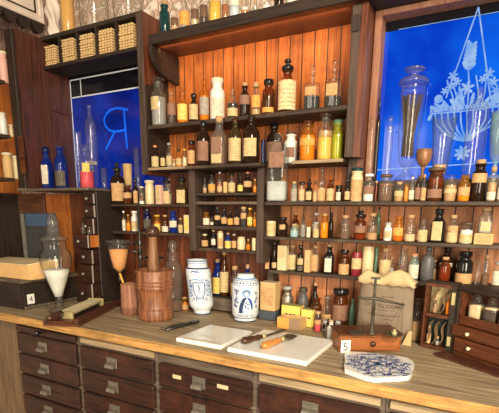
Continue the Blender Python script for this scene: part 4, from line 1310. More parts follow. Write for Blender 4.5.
# items on the shelf behind the drawer stack, in the blue niche
sb_ = thing('shelf_block', 'small block carrying the beaker and funnel in the niche', 'block', (-1.52, 0.11, Z_Q1 + 0.0005))
MB().box(-0.05, 0.075, -0.034, 0.03, 0, 0.075, bev=0.002).build('block', W_RAIL, sb_)
spot('niche2', 122.3, 133, 164, Z_Q1 + 0.076, 186, 'cup', 'tan', 'none', None, None, 'tan beaker standing in front of the blue niche glass', None, y=0.112)
spot('niche2', 133.5, 141, 148, Z_Q1 + 0.076, 186, 'cup', 'clear', 'none', None, None, 'tall flared glass beside the tan beaker', None, y=0.112)
# side wall shelf jars
for u, vt, si, wpx, gl, lb in ((2.5, 52, 0, 9, 'pink', 'pinkish stoneware jar on the upper side wall shelf'), (2.5, 113, 1, 8, 'white', 'white jar on the middle side wall shelf'),
                               (11.5, 125, 1, 4, 'cream', 'squat cream pot on the middle side wall shelf'), (7.5, 153, 2, 9, 'tan', 'tan jar on the lowest side wall shelf, beside a paler jar'),
                               (15.5, 156, 2, 6, 'cream', 'pale cream jar on the lowest side wall shelf near the pilaster')):
    p = atx(u, vt + 10, XL - 0.07)
    zj = SZ[si] + .0005
    flask((p.x, p.y, zj), mpp(p) * wpx / 2, atx(u, vt, XL - 0.07).z - zj, 'wide', gl, 'lid', None, None, lb, 'jars on the side wall shelves', lidm=CREAMLID, rz=0.6)
# tall jars on top of the niche cabinet
ZN = 2.3355
spot('nichetop', 59.3, 74.3, -22, ZN, 30, 'tube', 'clear', 'none', None, [('honey', .97)], 'tall amber orange show jar on top of the pigeonhole cabinet', 'show jars on the cabinet top', y=0.06)
spot('nichetop', 77, 108, -50, ZN, 24, 'tube', 'clear', 'none', [('brown', .62, .95, .75)], None, 'wide clear show jar with hanging brown label on the cabinet top', 'show jars on the cabinet top', y=0.075, yend=.165)
spot('nichetop', 111, 143, -50, ZN, 16, 'tube', 'clear', 'none', None, None, 'wide empty clear show jar on the cabinet top end', 'show jars on the cabinet top', y=0.075, yend=.165)

# ---- stacks of tied sticks in the pigeonholes
HOLE = ['first pigeonhole beside pilaster', 'second pigeonhole from pilaster', 'middle pigeonhole', 'fourth pigeonhole from pilaster', 'last pigeonhole beside shelves']
WAY = ['bottom', 'second lowest', 'third lowest', 'fourth lowest', 'fifth lowest', 'fourth from top', 'third from top', 'second from top', 'top']
for hk, (ua, ub, nl) in enumerate(((42.5, 54, 8), (59, 72, 9), (77, 91.5, 9), (97, 112.5, 9), (117, 133.5, 9))):
    xa, xb = at(ua, 50, .012).x, at(ub, 45, .012).x
    wd = (xb - xa) * .88
    rr_ = wd / 10
    for lv in range(nl):
        m = MB()
        lean = (0.014 * (1 - lv / 8) * (-1) if hk < 2 else 0) + random.uniform(-.003, .003)
        zl = 2.2036 + 0.0058 + lv * 0.0114
        for q in range(5):
            xx = -wd / 2 + wd * (q + .5) / 5
            S_ = Matrix.Diagonal((1, 1, .0049 / rr_, 1))
            m.lathe([(0, 0), (rr_ * .85, 0), (rr_ * 1.0, 0.006), (rr_ * .86, 0.018), (rr_ * 1.0, 0.03), (rr_ * .9, 0.1), (0, 0.1)], 8, M=Matrix.Translation((xx, random.uniform(0, .003), 0)) @ S_ @ Matrix.Rotation(-PI / 2, 4, 'X'))
        lab_i = lv if hk else (lv if lv < 4 else lv + 1)
        t = m.build('tied_stick_bundle', STICK)
        t.location = (min((xa + xb) / 2 + lean, PH[hk + 1] - .006 - wd / 2), 0.004 + random.uniform(0, .006), zl)
        if t.location.x - wd / 2 < PH[hk] + .005:
            t.location.x = PH[hk] + .006 + wd / 2
        tag(t, 'straw coloured stick bundle, %s of the stack in %s' % (WAY[lab_i], HOLE[hk]), 'bundle', 'stick bundles in the pigeonholes')

# ---- things on the sill of the blue window
GS = 'glass vessels on the window sill'
pj = at(413, 170, 0.115)
k = mpp(Vector((pj.x, 0.115, 1.8)))
zt = lambda v: at(412, v, 0.115).z - Z_SILL
jar = thing('show_jar', 'very tall footed glass show jar of dark sticks on the window sill', 'jar', (at(407, 160, .115).x, 0.115, Z_SILL + 0.0006), 0, GS)
H1 = zt(85)
MB().lathe([(0, 0), (.039, 0), (.041, .004), (.034, .012), (.016, .024), (.011, .04), (.02, .052), (.026, .06), (.032, .075), (.03, .085), (.034, .11), (.038, .17), (.0415, H1 - .03), (.042, H1 - .02), (.038, H1 - .008), (.044, H1)], 28).build('glass_body', GL['smoke'] if False else GL['clear'], jar)
MB().lathe([(0, H1 + .0005), (.047, H1 + .0005), (.05, H1 + .006), (.048, H1 + .014), (.04, H1 + .02), (.014, H1 + .026), (.01, H1 + .034), (.03, H1 + .043), (.036, H1 + .048), (.03, H1 + .053), (0, H1 + .054)], 28).build('stopper', GL['smoke'], jar)
m = MB()
for i in range(14):
    a = 2 * PI * i / 14
    r0, r1 = 0.013 + .004 * (i % 3), 0.022 + .005 * (i % 3)
    m.tube([(r0 * math.cos(a + .5), r0 * math.sin(a + .5), .085), (r0 * .8 * math.cos(a + .9), r0 * .8 * math.sin(a + .9), .16), (r1 * math.cos(a + 1.3), r1 * math.sin(a + 1.3), H1 - .035)], 0.0042, 6)
m.build('dark_sticks', plain('vanilla dark sticks', (0.07, 0.045, 0.035), 0.5), jar)
spot('sill', 366.3, 375, 118, Z_SILL, 178, 'tube', 'clear', 'ball', None, None, 'slender glass tube with ball stopper beside the window post', GS, y=0.09, yend=.14)
spot('sill', 385.3, 392.6, 116, Z_SILL, 176, 'tube', 'clear', 'ball', None, None, 'slender stoppered glass tube before the blue window', GS, y=0.1, yend=.14)
spot('sill', 375.6, 380.2, 87, Z_SILL, 176, 'tall', 'dark', 'knob', None, None, 'tall thin dark bottle with black stopper before the window frame', GS, y=0.1, yend=.14)
pg = at(422.3, 165, 0.1)
zt = lambda v: at(422, v, 0.1).z - Z_SILL - .0006
h = zt(149.5)
turned('goblet', 'turned wooden goblet on the window sill', 'goblet', pg.x + .003, 0.1, Z_SILL + .0006,
       [('cup', [(0, h * .42), (.006, h * .43), (.018, h * .52), (.0255, h * .68), (.0265, h * .85), (.0255, h), (.023, h), (.023, h * .8), (.015, h * .56), (0, h * .52)], W_PESTLE),
        ('stem', [(0, 0), (.018, 0), (.018, .004), (.008, .012), (.0045, h * .2), (.006, h * .36), (.0085, h * .425), (0, h * .426)], W_PESTLE)], 0, GS)
pf = at(441.5, 150, 0.105)
zt = lambda v: at(441, v, 0.105).z - Z_SILL - .0006
h = zt(117)
turned('conical_glass', 'flared conical measuring glass standing before the etched basket', 'glass', pf.x, 0.105, Z_SILL + .0006,
       [('glass_body', [(0, 0), (.028, 0), (.03, .004), (.026, .008), (.024, .012), (.027, .05), (.032, h * .6), (.041, h), (.039, h), (.03, h * .6), (.022, .02), (0, .018)], GL['clear']),
        ('contents', [(0, .02), (.019, .021), (.021, .05), (0, .051)], contents('peach'))], 0, GS)
pf = at(475, 140, 0.11)
h = at(475, 88, 0.11).z - Z_SILL - .0006
turned('carafe', 'large clear glass carafe before the etched basket', 'carafe', pf.x, 0.11, Z_SILL + .0006,
       [('glass_body', [(0, 0), (.029, 0), (.031, .01), (.033, h * .7), (.031, h * .78), (.024, h * .83), (.012, h * .87), (.0095, h * .96), (.012, h * .97), (.012, h)], GL['clear'])], 0, GS)
pf = at(497, 140, 0.11)
h = at(497, 112, 0.11).z - Z_SILL - .0006
turned('glass_bowl', 'broad footed glass cut off at the picture edge', 'glass', pf.x + .004, 0.11, Z_SILL + .0006,
       [('glass_body', [(0, 0), (.025, 0), (.026, .004), (.008, .014), (.007, .05), (.02, .07), (.028, h * .7), (.03, h), (.028, h), (.026, h * .7), (.005, .074), (0, .074)], GL['aqua'])], 0, GS)

# ================================================================== things on the counter
ZT = ZC + 0.0012

# ---- wooden box numbered 4 with a paper parcel and a book on it
c4 = on(24.5, 310, ZT)
hb = at(24.5, 284.5, c4.y).z - ZT
x0, x1, y0, y1 = -2.235, c4.x, c4.y, c4.y + 0.31
b4 = thing('wooden_box', 'dark wooden lidded box with a numbered card on the counter', 'box', ((x0 + x1) / 2, (y0 + y1) / 2, ZT))
wbox('case', W_DARK, b4, x0 + .006, x1 - .006, y0 + .006, y1 - .006, ZT, ZT + hb, bev=0.003)
m = MB()
for a, c in ((x0 + .0062, x0 + .03), (x1 - .034, x1 - .0055)):
    m.box(a, c, y0 + .001, y0 + .006, ZT, ZT + hb)
m.box(x0 + .03, x1 - .034, y0 + .001, y0 + .006, ZT + hb - .022, ZT + hb).box(x0 + .03, x1 - .034, y0 + .001, y0 + .006, ZT, ZT + .02)
W('front_moulding', m, W_DARKZ, b4)
wbox('base_moulding', W_RAIL, b4, x1 - .0058, x1 + .004, y0 + .004, y1 - .006, ZT, ZT + .014, bev=0.003)
wbox('lid', W_RAIL, b4, x0 - .008, x1 + .008, y0 - .008, y1 + .006, ZT + hb + .0005, ZT + hb + .017, bev=0.004)


def numbercard(parent, s, M, w, h):
    root = parent
    cd = MB().box(-w / 2, w / 2, -0.0012, 0, 0, h, M=M)
    o = W('number_card', cd, CARD, root)
    vs, fs = textmesh(s, h * .85)
    xs = [v.x for v in vs]
    ys = [v.y for v in vs]
    cx, cy = (min(xs) + max(xs)) / 2, (min(ys) + max(ys)) / 2
    mm = MB().add([M @ Vector((v.x - cx, -0.0017, v.y - cy + h / 2)) for v in vs], fs)
    mm.build('numeral', INK, o)


pcn = atx(31.3, 296.5, x1 + .001)
numbercard(b4, '4', Matrix.Translation((x1 - .0045, pcn.y, ZT + .022)) @ Matrix.Rotation(PI / 2, 4, 'Z'), .036, .046)
ZLID = ZT + hb + .0182
pp = thing('paper_parcel', 'tan paper parcel with pale folded top on the numbered wooden box', 'parcel', ((x0 + x1) / 2, y0 + .12, ZLID))
xa = at(27.5, 272, y0 + .01).x
hp = .075
V = [(x0 + .0, y0 + .012, ZLID), (xa, y0 + .02, ZLID), (xa + .012, y0 + .17, ZLID), (x0, y0 + .2, ZLID),
     (x0 + .0, y0 + .045, ZLID + hp * .72), (xa - .055, y0 + .05, ZLID + hp * .8), (xa + .008, y0 + .17, ZLID + hp * 1.05), (x0, y0 + .2, ZLID + hp * .85)]
W('wrapped_body', MB().add(V, [(3, 2, 1, 0), (0, 1, 5, 4), (1, 2, 6, 5), (2, 3, 7, 6), (3, 0, 4, 7), (4, 5, 6, 7)]), TANPAPER, pp)
V2 = [(p[0] + .0, p[1] - .004 if i < 2 else p[1], p[2] + .0008) for i, p in enumerate(V[4:])]
V3 = [(p[0], p[1], p[2] + .004) for p in V2]
W('folded_top', MB().add(V2 + V3, [(3, 2, 1, 0), (4, 5, 6, 7), (0, 1, 5, 4), (1, 2, 6, 5), (2, 3, 7, 6), (3, 0, 4, 7)]), CREAMPAPER, pp)
yb = y0 + .235
bl = at(21.5, 230, yb).x
br = at(51, 230, yb).x
bt = at(36, 213, yb).z
bk = thing('book_box', 'grey box file with blue label standing behind the paper parcel', 'box', ((bl + br) / 2, yb + .02, ZLID))
wbox('case', GREYBOARD, bk, bl, br, yb, yb + .04, ZLID, bt, bev=.002)
wbox('blue_label', BLUECLOTH, bk, bl + .045, br - .004, yb - .0015, yb, bt - .065, bt - .004)
wbox('pale_spine', plain('worn grey spine', (0.16, 0.15, 0.13), 0.8), bk, bl + .002, bl + .03, yb - .0015, yb, ZLID + .01, bt - .004)

# ---- orange board beside the drawer stack
ob = thing('orange_board', 'bright orange wooden panel leaning behind the drawer stack', 'panel', (-1.9, 0.13, ZT))
wbox('board', W_ORANGE, ob, at(48, 220, .12).x, at(73, 220, .12).x, 0.115, 0.14, ZT, 1.59, bev=.002)
wbox('edge_strip', W_RED, ob, at(73.3, 220, .12).x, -1.70, 0.105, 0.14, ZT, 1.59, bev=.002)
wbox('edge_strip', W_RED, ob, at(45.2, 220, .12).x, at(47.6, 220, .12).x, 0.105, 0.14, ZT, 1.59, bev=.002)

# ---- drawer stack
XS1 = -1.664
sx0 = at(83, 200, -0.06).x
dsx = thing('drawer_stack', 'narrow dark stack of seven little knobbed drawers on the counter', 'drawers', (-1.72, 0.0, ZT))
yf = -0.068
wbox('carcass', W_DARK, dsx, XS1 - .09, XS1, yf, 0.1, ZT, 1.594, bev=.003)
rows = [(193.5, 204, 0, 83), (205, 217.5, .0, 83), (218.5, 234, 0.012, 81.5), (235, 248.5, .05, 72.5), (250, 264, 0.03, 78.5), (265, 283, .035, 77.5), (283.8, 303, .045, 76.5)]
for i, (va, vb, out_, ul) in enumerate(rows):
    yy = yf - .012 - out_
    za, zb_ = at(90, va, yy).z, at(88, vb, yy).z
    zb_ = max(zb_, ZT + .004)
    if i == 6:
        zb_ = ZT + .004
    xl_ = at(ul, (va + vb) / 2, yy).x
    xr_ = XS1 - .004
    d = wbox('drawer', W_DRAWER if i != 3 else W_DRAWER, dsx, xl_, xr_, yy, yf - .0005, zb_, za, bev=.003)
    if i == 3:
        W2('drawer_side', MB().box(xr_ + .0002, xr_ + .004, yy + .012, yf - .0005, zb_ + .004, za - .004), W_ORANGE, d)
    W2('edge_highlight', MB().box(xr_ - .004, xr_ + .0005, yy - .0008, yy + .004, zb_ + .002, za - .002), plain('pale edge highlight', (0.4, 0.36, 0.32), 0.6), d)  # pale strip paints in the light caught by the drawer's right edge
    m = MB().lathe([(0, 0), (.005, 0), (.005, .006), (.009, .01), (.009, .015), (.005, .02), (0, .021)], 12, M=Matrix.Translation(((xl_ + xr_) / 2, yy, (za + zb_) / 2)) @ Matrix.Rotation(PI / 2, 4, 'X'))
    W2('knob', m, PEWTER, d)
    if i == 3:
        zd = za + .0006
        for (ua, ub, vt, lb) in ((81, 85.5, 222, 'tiny glass bottle on the pulled out little drawer, nearer its outer end'), (87, 92, 226, 'tiny glass bottle on the pulled out little drawer, beside the carcass')):
            yv = yy + .03
            p = at((ua + ub) / 2, 230, yv)
            flask((p.x, yv, zd), mpp(p) * (ub - ua) / 2, at((ua + ub) / 2, vt, yv).z - zd, 'bottle', 'smoke', 'ball', None, None, lb, 'tiny bottles on the little drawer')

# ---- the urn
pu = on(57, 313, ZT)
pu.y += .03
s = mpp(pu)
zq = lambda v: at(57, v, pu.y).z - ZT
UR = thing('apothecary_urn', 'tall footed glass urn of white powder with a pointed lid', 'urn', (at(56.5, 270, pu.y).x, pu.y, ZT))
r_ = lambda px: px * s
ub_ = MB().lathe([(0, 0), (r_(11), 0), (r_(11.3), .004), (r_(8), .012), (r_(4), .02), (r_(3.4), zq(301)), (r_(4.2), zq(297)), (r_(6.5), zq(290)), (r_(11), zq(277)), (r_(14.5), zq(264)), (r_(15), zq(258)), (r_(14), zq(253.5)), (r_(11.5), zq(250)), (r_(11), zq(243)), (r_(11.6), zq(241.5))], 10, smooth=True)
ub_.build('glass_body', GL['clear'], UR)
MB().lathe([(0, zq(297) + .002), (r_(3.6), zq(296)), (r_(6), zq(289)), (r_(10.3), zq(277)), (r_(12.6), zq(270)), (r_(8), zq(269)), (0, zq(268.6))], 10).build('contents', contents('white'), UR)
MB().lathe([(0, zq(241) + .001), (r_(12), zq(241) + .001), (r_(13), zq(239.5)), (r_(12.6), zq(238)), (r_(8), zq(236)), (r_(6), zq(232)), (r_(5.5), zq(231)), (r_(7), zq(230)), (r_(7), zq(229)), (r_(5), zq(227.5)), (r_(5.6), zq(226)), (r_(6.2), zq(223)), (r_(5.2), zq(219)), (r_(3), zq(214)), (0, zq(212))], 12).build('lid', GL['smoke'], UR)

# ---- pill rolling machine
ang = math.atan2(0.421, -0.176) - PI / 2
pA = on(79, 327, ZT)
pm_ = thing('pill_machine', 'wooden pill rolling board with grooved brass plate and turned handle', 'pill machine', (pA.x, pA.y, ZT), ang)
MB().prism([(-.15, 0), (0, 0), (0, .42), (-.075, .42), (-.15, .31)], 0, .010).build('base_board', W_MAHOG, pm_)
MB().box(-.022, 0, 0.0, .42, .0105, .03, bev=.003).build('side_rail', W_DARKY, pm_)
MB().box(-.15, -.134, 0.0, .31, .0105, .024, bev=.003).build('side_rail', W_DARKY, pm_)
MB().box(-.1335, -.023, 0.0, .045, .0105, .02, bev=.003).build('front_rail', W_MAHOG, pm_)
MB().box(-.118, -.069, .082, .34, .0105, .0295).build('plate_block', W_DARK, pm_)
m = MB()
m.box(-.128, -.06, .075, .35, .03, .04, bev=.002)
for q in range(19):
    m.box(-.125, -.063, .082 + q * .0138, .090 + q * .0138, .0401, .0412)
m.build('grooved_plate', plain('pale brass plate', (0.6, 0.52, 0.32), 0.55, 0.2), pm_)
MB().box(-.132, -.056, .06, .0748, .0105, .044, bev=.003).build('plate_holder', BRASS, pm_)
MB().box(-.132, -.056, .3502, .366, .0105, .045, bev=.003).build('plate_holder', BRASS, pm_)
MB().lathe([(0, 0), (.010, .002), (.017, .015), (.019, .045), (.015, .075), (.010, .09), (.011, .1), (0, .101)], 16, M=Matrix.Translation((-.1, .0595, .04)) @ Matrix.Rotation(PI / 2, 4, 'X')).build('handle', W_HANDLED, pm_)
MB().lathe([(0, 0), (.010, .002), (.013, .02), (.010, .04), (.006, .055), (0, .056)], 16, M=Matrix.Translation((-.09, .3665, .038)) @ Matrix.Rotation(-PI / 2, 4, 'X')).build('handle', W_HANDLED, pm_)

# ---- mortar and pestle
pmo = on(156, 323, ZT)
s = mpp(pmo)
pmo.y += 17 * s
s = mpp(pmo)
zq = lambda v: at(156, v, pmo.y).z - ZT
r_ = lambda px: px * s
H = zq(269.5)
mo = thing('mortar', 'large ringed wooden mortar standing on the counter', 'mortar', (at(155.5, 295, pmo.y).x, pmo.y, ZT))
f = lambda t: t * H
MB().lathe([(0, 0), (r_(17.4), 0), (r_(17.8), f(.04)), (r_(17.6), f(.2)), (r_(17.2), f(.22)), (r_(17.7), f(.235)), (r_(17.2), f(.25)), (r_(16.8), f(.28)), (r_(17.6), f(.56)), (r_(18), f(.62)), (r_(18.9), f(.64)), (r_(18.9), f(.67)), (r_(18), f(.69)), (r_(18.9), f(.71)), (r_(18.9), f(.74)), (r_(18), f(.76)), (r_(18.9), f(.78)), (r_(18.7), f(.81)), (r_(18.2), f(.83)), (r_(18.9), f(.97)), (r_(18.5), f(1)), (r_(15.8), f(1)), (r_(15.4), f(.9)), (r_(13), f(.24)), (0, f(.22))], 32).build('bowl', W_MORTAR, mo)
pe = thing('pestle', 'round headed wooden pestle standing in the ringed mortar', 'pestle', (mo.location.x - .004, pmo.y, ZT + f(.26)))
zb = f(.26)
e = lambda v: zq(v) - zb
m = MB().lathe([(0, 0), (.012, .002), (.018, .02), (.018, e(285)), (r_(6.0), e(272)), (r_(5.0), e(255)), (r_(4.2), e(238.5)), (r_(4.4), e(237)), (0, e(237) + .0005)], 24)
m.build('shaft', W_PESTLE, pe)
MB().lathe([(0, e(237) + .001), (r_(4.6), e(237) + .001), (r_(6.4), e(235)), (r_(6.8), e(232)), (r_(6.2), e(229)), (r_(4), e(226.6)), (0, e(226))], 24).build('head', W_HANDLED, pe)

# ---- wooden cup, ring stand, funnel
pc = on(131, 316, ZT)
s = mpp(pc)
pc.y += .024
zq = lambda v: at(131, v - 0, pc.y).z - ZT
cu = thing('wooden_cup', 'square brick brown wooden cup beside the mortar', 'cup', (at(130, 297, pc.y).x, pc.y, ZT))
H = zq(283.5)
w = .034
MB().lathe([(0, 0), (w, 0), (w, H * .24), (w * 1.04, H * .25), (w * 1.04, H * .3), (w, H * .31), (w, H * .97), (w * .97, H), (w * .8, H), (w * .75, H * .3), (0, H * .28)], 28, 6).build('body', W_BRICK, cu)
pr = at(139.5, 240, 0.0)
pr = Vector((pr.x, pc.y + .115, ZT))
yr = min(pr.y, -0.045)
pr = at(139.5, 240, yr)
rs = thing('ring_stand', 'dark iron ring stand with clamped rings behind the mortar', 'stand', (pr.x, yr, ZT))
m = MB().lathe([(0, 0), (.04, 0), (.042, .004), (.035, .01), (.01, .013), (0, .014)], 24)
m.build('base', IRON, rs)
ztop = at(139.5, 203, yr).z - ZT
MB().tube([(0, 0, .012), (0, 0, ztop)], .0055, 10).build('rod', IRON, rs)
fun = at(118, 241, pc.y)
fx, fy, fz = fun.x - pr.x, pc.y - yr, fun.z - ZT
fr0 = mpp(fun) * 11.6
zr1 = fz - .012
m = MB()
dl = math.hypot(fx, fy)
m.tube([(0, 0, zr1), (fx * (1 - (fr0 + .002) / dl), fy * (1 - (fr0 + .002) / dl), zr1)], .004, 8)
m.tube([(fx + (fr0 + .001) * math.cos(a), fy + (fr0 + .001) * math.sin(a), zr1) for a in [2 * PI * i / 28 for i in range(28)]], .003, 8, True)
m.box(-.011, .011, -.011, .011, zr1 - .014, zr1 + .014, bev=.004)
m.build('clamp_ring', IRON, rs)
m = MB()
z2 = at(133, 251, yr).z - ZT
p2 = at(125, 251.5, yr - .03)
m.tube([(0, 0, z2), (-.05, -.02, z2), (-.075, -.022, z2 + .004)], .0042, 8)
m.box(-.011, .011, -.011, .011, z2 - .012, z2 + .012, bev=.004)
m.tube([(.008, -.01, z2), (.022, -.03, z2)], .006, 8)
m.build('clamp', IRON, rs)
m = MB()
z3 = at(153, 257, yr + .03).z - ZT
m.box(-.011, .011, -.011, .011, z3 - .012, z3 + .012, bev=.004)
m.tube([(0, 0, z3), (.03, .004, z3)], .004, 8)
c3 = (.073, .012)
m.tube([(c3[0] + .043 * math.cos(a), c3[1] + .043 * math.sin(a) * .9, z3) for a in [2 * PI * i / 30 for i in range(30)]], .0032, 8, True)
m.build('clamp_ring', IRON, rs)
fn = thing('glass_funnel', 'glass funnel filled with orange powder held in an iron ring', 'funnel', (fun.x, pc.y, fun.z))
k = mpp(fun)
zz_ = lambda v: at(120, v, pc.y).z - fun.z
MB().lathe([(.0055, zz_(281)), (.006, zz_(273)), (k * 6.5, zz_(268)), (k * 8, zz_(262)), (k * 10.6, zz_(246)), (k * 11.2, -.005), (k * 11.8, -.002), (k * 11.8, .004), (k * 10.8, .005)], 26).build('glass_cone', GL['clear'], fn)
MB().lathe([(0, zz_(272)), (.004, zz_(272)), (k * 5.6, zz_(267.5)), (k * 7.2, zz_(261.6)), (k * 9.3, zz_(249.5)), (0, zz_(248.7))], 26).build('contents', contents('clay'), fn)
MB().tube([(0, 0, zz_(273)), (.006, .0, zz_(276)), (.016, .0, zz_(281)), (.019, .0, zz_(283.5))], .0045, 10).build('stem', contents('orange'), fn)

# ---- glass bottle with ball stopper, little corked jar
pb_ = on(174, 313, ZT)
s = mpp(pb_)
yb = -.035 + .03
zq = lambda v: at(174, v, yb).z - ZT
r_ = lambda px: px * s
bs = thing('stoppered_bottle', 'broad clear bottle with glass ball stopper behind the mortar', 'bottle', (at(173.5, 285, yb).x, yb, ZT))
MB().lathe([(0, 0), (r_(9), 0), (r_(9.8), .004), (r_(9.8), zq(272)), (r_(9), zq(266)), (r_(6.5), zq(262)), (r_(5.2), zq(259)), (r_(5), zq(255.5)), (r_(6.6), zq(254.5)), (r_(6.6), zq(253))], 26).build('glass_body', GL['smoke'], bs)
MB().lathe([(0, .003), (r_(9), .003), (r_(9.2), .01), (r_(9.2), zq(300)), (0, zq(300) + .001)], 26).build('contents', contents('brown'), bs)
MB().lathe([(0, zq(253) + .001), (r_(4.5), zq(253) + .001), (r_(3), zq(251.5)), (r_(4.4), zq(249)), (r_(5.1), zq(245.5)), (r_(4.2), zq(242)), (r_(2), zq(240.3)), (0, zq(240))], 24).build('ball_stopper', GL['smoke'], bs)
pt_ = on(184.5, 313, ZT)
pt_ = Vector((at(184.5, 305, pt_.y + .06).x, pt_.y + .04, 0))
flask((pt_.x, pt_.y + .02, ZT), mpp(Vector((pt_.x, pt_.y, 1.1))) * 5.0, at(184.5, 297, pt_.y + .02).z - ZT, 'jar', 'amber', 'cork', ('tan', .1, .5), ('amber', .6), 'little amber corked jar beside the tall blue and white drug jar')

# ---- blue and white drug jars
def onjar(prof, shear=0.0):
    """maps (angle, height) on the jar front to its surface, a hair proud of the glaze"""
    def R_(z):
        for (r0, z0), (r1, z1) in zip(prof, prof[1:]):
            if z0 <= z <= z1 and z1 > z0:
                return r0 + (r1 - r0) * (z - z0) / (z1 - z0)
        return prof[-1][0]

    def fnj(x, z):
        r = R_(z) + .0007
        a = -PI / 2 + x / .05
        return Vector((r * math.cos(a) + shear * z, r * math.sin(a), z))
    return fnj


pa1 = on(203, 315.5, ZT)
s = mpp(pa1)
pa1.y += 8 * s
s = mpp(pa1)
H = at(195, 259, pa1.y).z - ZT
shr = -.085
P1 = [(0, 0), (8.2, 0), (8.4, .02), (7.7, .05), (9.4, .10), (11.6, .15), (12.2, .21), (11.9, .3), (11.9, .45), (12.3, .68), (12.4, .77), (11.6, .84), (9.7, .88), (9.5, .92), (9.6, .97), (10.2, .99), (9.8, 1.0), (8.6, .99), (8.4, .9), (0, .88)]
P1 = [(r * s, z * H) for r, z in P1]
a1 = thing('drug_jar', 'tall blue and white drug jar painted with a shield', 'jar', (at(202.3, 314, pa1.y).x, pa1.y, ZT), math.atan2(-pa1.x, 1.6 + pa1.y) * .95, 'blue and white drug jars')
MB().lathe(P1, 36, shear=shr).build('body', CERAM, a1)
fj = onjar(P1[1:16], shr)
m, m2, m3 = MB(), MB(), MB()
q = H
full = [(-.157 + .314 * i / 36, 0) for i in range(37)]


def band(z, w, mb):
    ribbon([(x, z) for x, _ in full], w, fj, mb)


band(.015 * q, .006, m3); band(.855 * q, .0055, m3); band(.985 * q, .004, m); band(.945 * q, .003, m2)
sh = [(-.024, .60 * q), (-.022, .42 * q), (-.012, .34 * q), (0, .32 * q), (.012, .34 * q), (.022, .42 * q), (.024, .60 * q), (.012, .615 * q), (0, .60 * q), (-.012, .615 * q)]
ribbon(sh, .004, fj, m, True)
ribbon([(.002, .57 * q), (-.004, .54 * q), (.003, .51 * q), (-.003, .47 * q), (.003, .44 * q), (0, .40 * q)], [.003, .0045, .004, .004, .003, .002], fj, m3)
random.seed(3)
for sd in (-1, 1):
    for i in range(7):
        zz0 = (.36 + i * .045) * q
        ribbon([(sd * .028, zz0), (sd * (.036 + .004 * (i % 2)), zz0 + .006), (sd * (.045 + .006 * (i % 3)), zz0 - .002)], [.004, .005, .001], fj, (m, m2)[i % 2])
    for i in range(5):
        blob(sd * (.033 + random.uniform(0, .02)), (.36 + .06 * i) * q, .006, .004, fj, (m2, m)[i % 2], random.uniform(0, 3))
    for i in range(4):
        ribbon([(sd * (.006 + .007 * i), .335 * q), (sd * (.008 + .009 * i), .27 * q - .003 * (i % 2))], [.004, .001], fj, m)
for i in range(6):
    blob(-.02 + .008 * i, (.66 + .012 * math.sin(i * 1.3)) * q, .006, .003, fj, m2, .3 * i)
ribbon([(-.03, .79 * q), (-.018, .815 * q), (0, .80 * q), (.012, .79 * q), (-.01, .78 * q), (-.03, .79 * q)], [.002, .006, .008, .003, .004, .001], fj, m)
ribbon([(-.028, .765 * q), (.014, .77 * q)], .003, fj, m)
ribbon([(-.026, .25 * q), (.026, .255 * q)], .0022, fj, m); ribbon([(-.024, .225 * q), (.026, .232 * q)], .0022, fj, m2)
for i in range(3):
    blob(.062, (.7 - .12 * i) * q, .003, .009, fj, m, .2)
    blob(.066 + .004 * i, (.62 - .12 * i) * q, .005, .004, fj, m2)
m.build('painted_arms', COBALT, a1); m2.build('painted_wash', PALEBLUE, a1); m3.build('painted_line', NAVY, a1)

pa2 = on(245.5, 322.5, ZT)
s = mpp(pa2)
pa2.y += 11 * s
s = mpp(pa2)
H = at(245, 273.5, pa2.y).z - ZT
P2 = [(0, 0), (11.2, 0), (11.5, .02), (11.0, .05), (11.6, .08), (13.0, .13), (13.3, .3), (13.5, .6), (13.4, .74), (12.8, .83), (11.2, .89), (8.6, .93), (8.2, .95), (8.5, .985), (8.0, 1.0), (0, 1.0)]
P2 = [(r * s, z * H) for r, z in P2]
a2 = thing('drug_jar', 'squat blue and white drug jar painted with a haloed figure', 'jar', (at(245.5, 297, pa2.y).x, pa2.y, ZT), math.atan2(-pa2.x, 1.6 + pa2.y), 'blue and white drug jars')
MB().lathe(P2, 36).build('body', CERAM, a2)
fj = onjar(P2[1:14])
q = H
m, m2, m3 = MB(), MB(), MB()
band(.012 * q, .004, m3); band(.085 * q, .003, m); band(.79 * q, .002, m); band(.91 * q, .005, m2); band(.875 * q, .002, m)
for i in range(24):
    blob(-.15 + .013 * i, .832 * q, .0048, .0028, fj, m3, .5)
# haloed figure
ribbon(arc(.004, .63 * q, .0145, .0165, 0, 2 * PI, 22), .003, fj, m2)
blob(.004, .63 * q, .0135, .0155, fj, m2)
m4 = MB()
fj2 = lambda x, z: fj(x, z) * 1.0 + (fj(x, z) - Vector((0, 0, z))).normalized() * .0004
blob(.004, .615 * q, .0075, .0095, fj2, m4)
ribbon(arc(.004, .625 * q, .0085, .009, .1, PI - .1, 8), .004, fj2, m3)
ribbon([(.004, .53 * q), (-.004, .5 * q), (-.012, .40 * q), (-.016, .30 * q), (-.018, .2 * q)], [.006, .012, .014, .014, .012], fj2, m3)
ribbon([(.010, .53 * q), (.018, .48 * q), (.024, .38 * q), (.026, .28 * q)], [.005, .008, .008, .005], fj2, m)
ribbon([(.006, .52 * q), (.006, .2 * q)], [.016, .036], fj, m2)
ribbon([(-.026, .2 * q), (-.006, .23 * q), (.03, .2 * q)], [.004, .008, .003], fj, m2)
for i in range(5):
    blob(.004 + .006 * math.cos(i * 2), (.3 + .03 * i) * q, .004, .003, fj2, m, i)
for (x, z) in ((-.034, .62), (-.028, .67), (-.040, .68), (-.034, .5), (-.042, .45), (-.03, .43), (-.036, .34), (-.044, .36), (.042, .62), (.046, .5), (.04, .44), (.046, .33)):
    for a in range(4):
        blob(x + .004 * math.cos(a * 1.6), z * q + .004 * math.sin(a * 1.6), .003, .0022, fj, (m3, m)[a % 2], a)
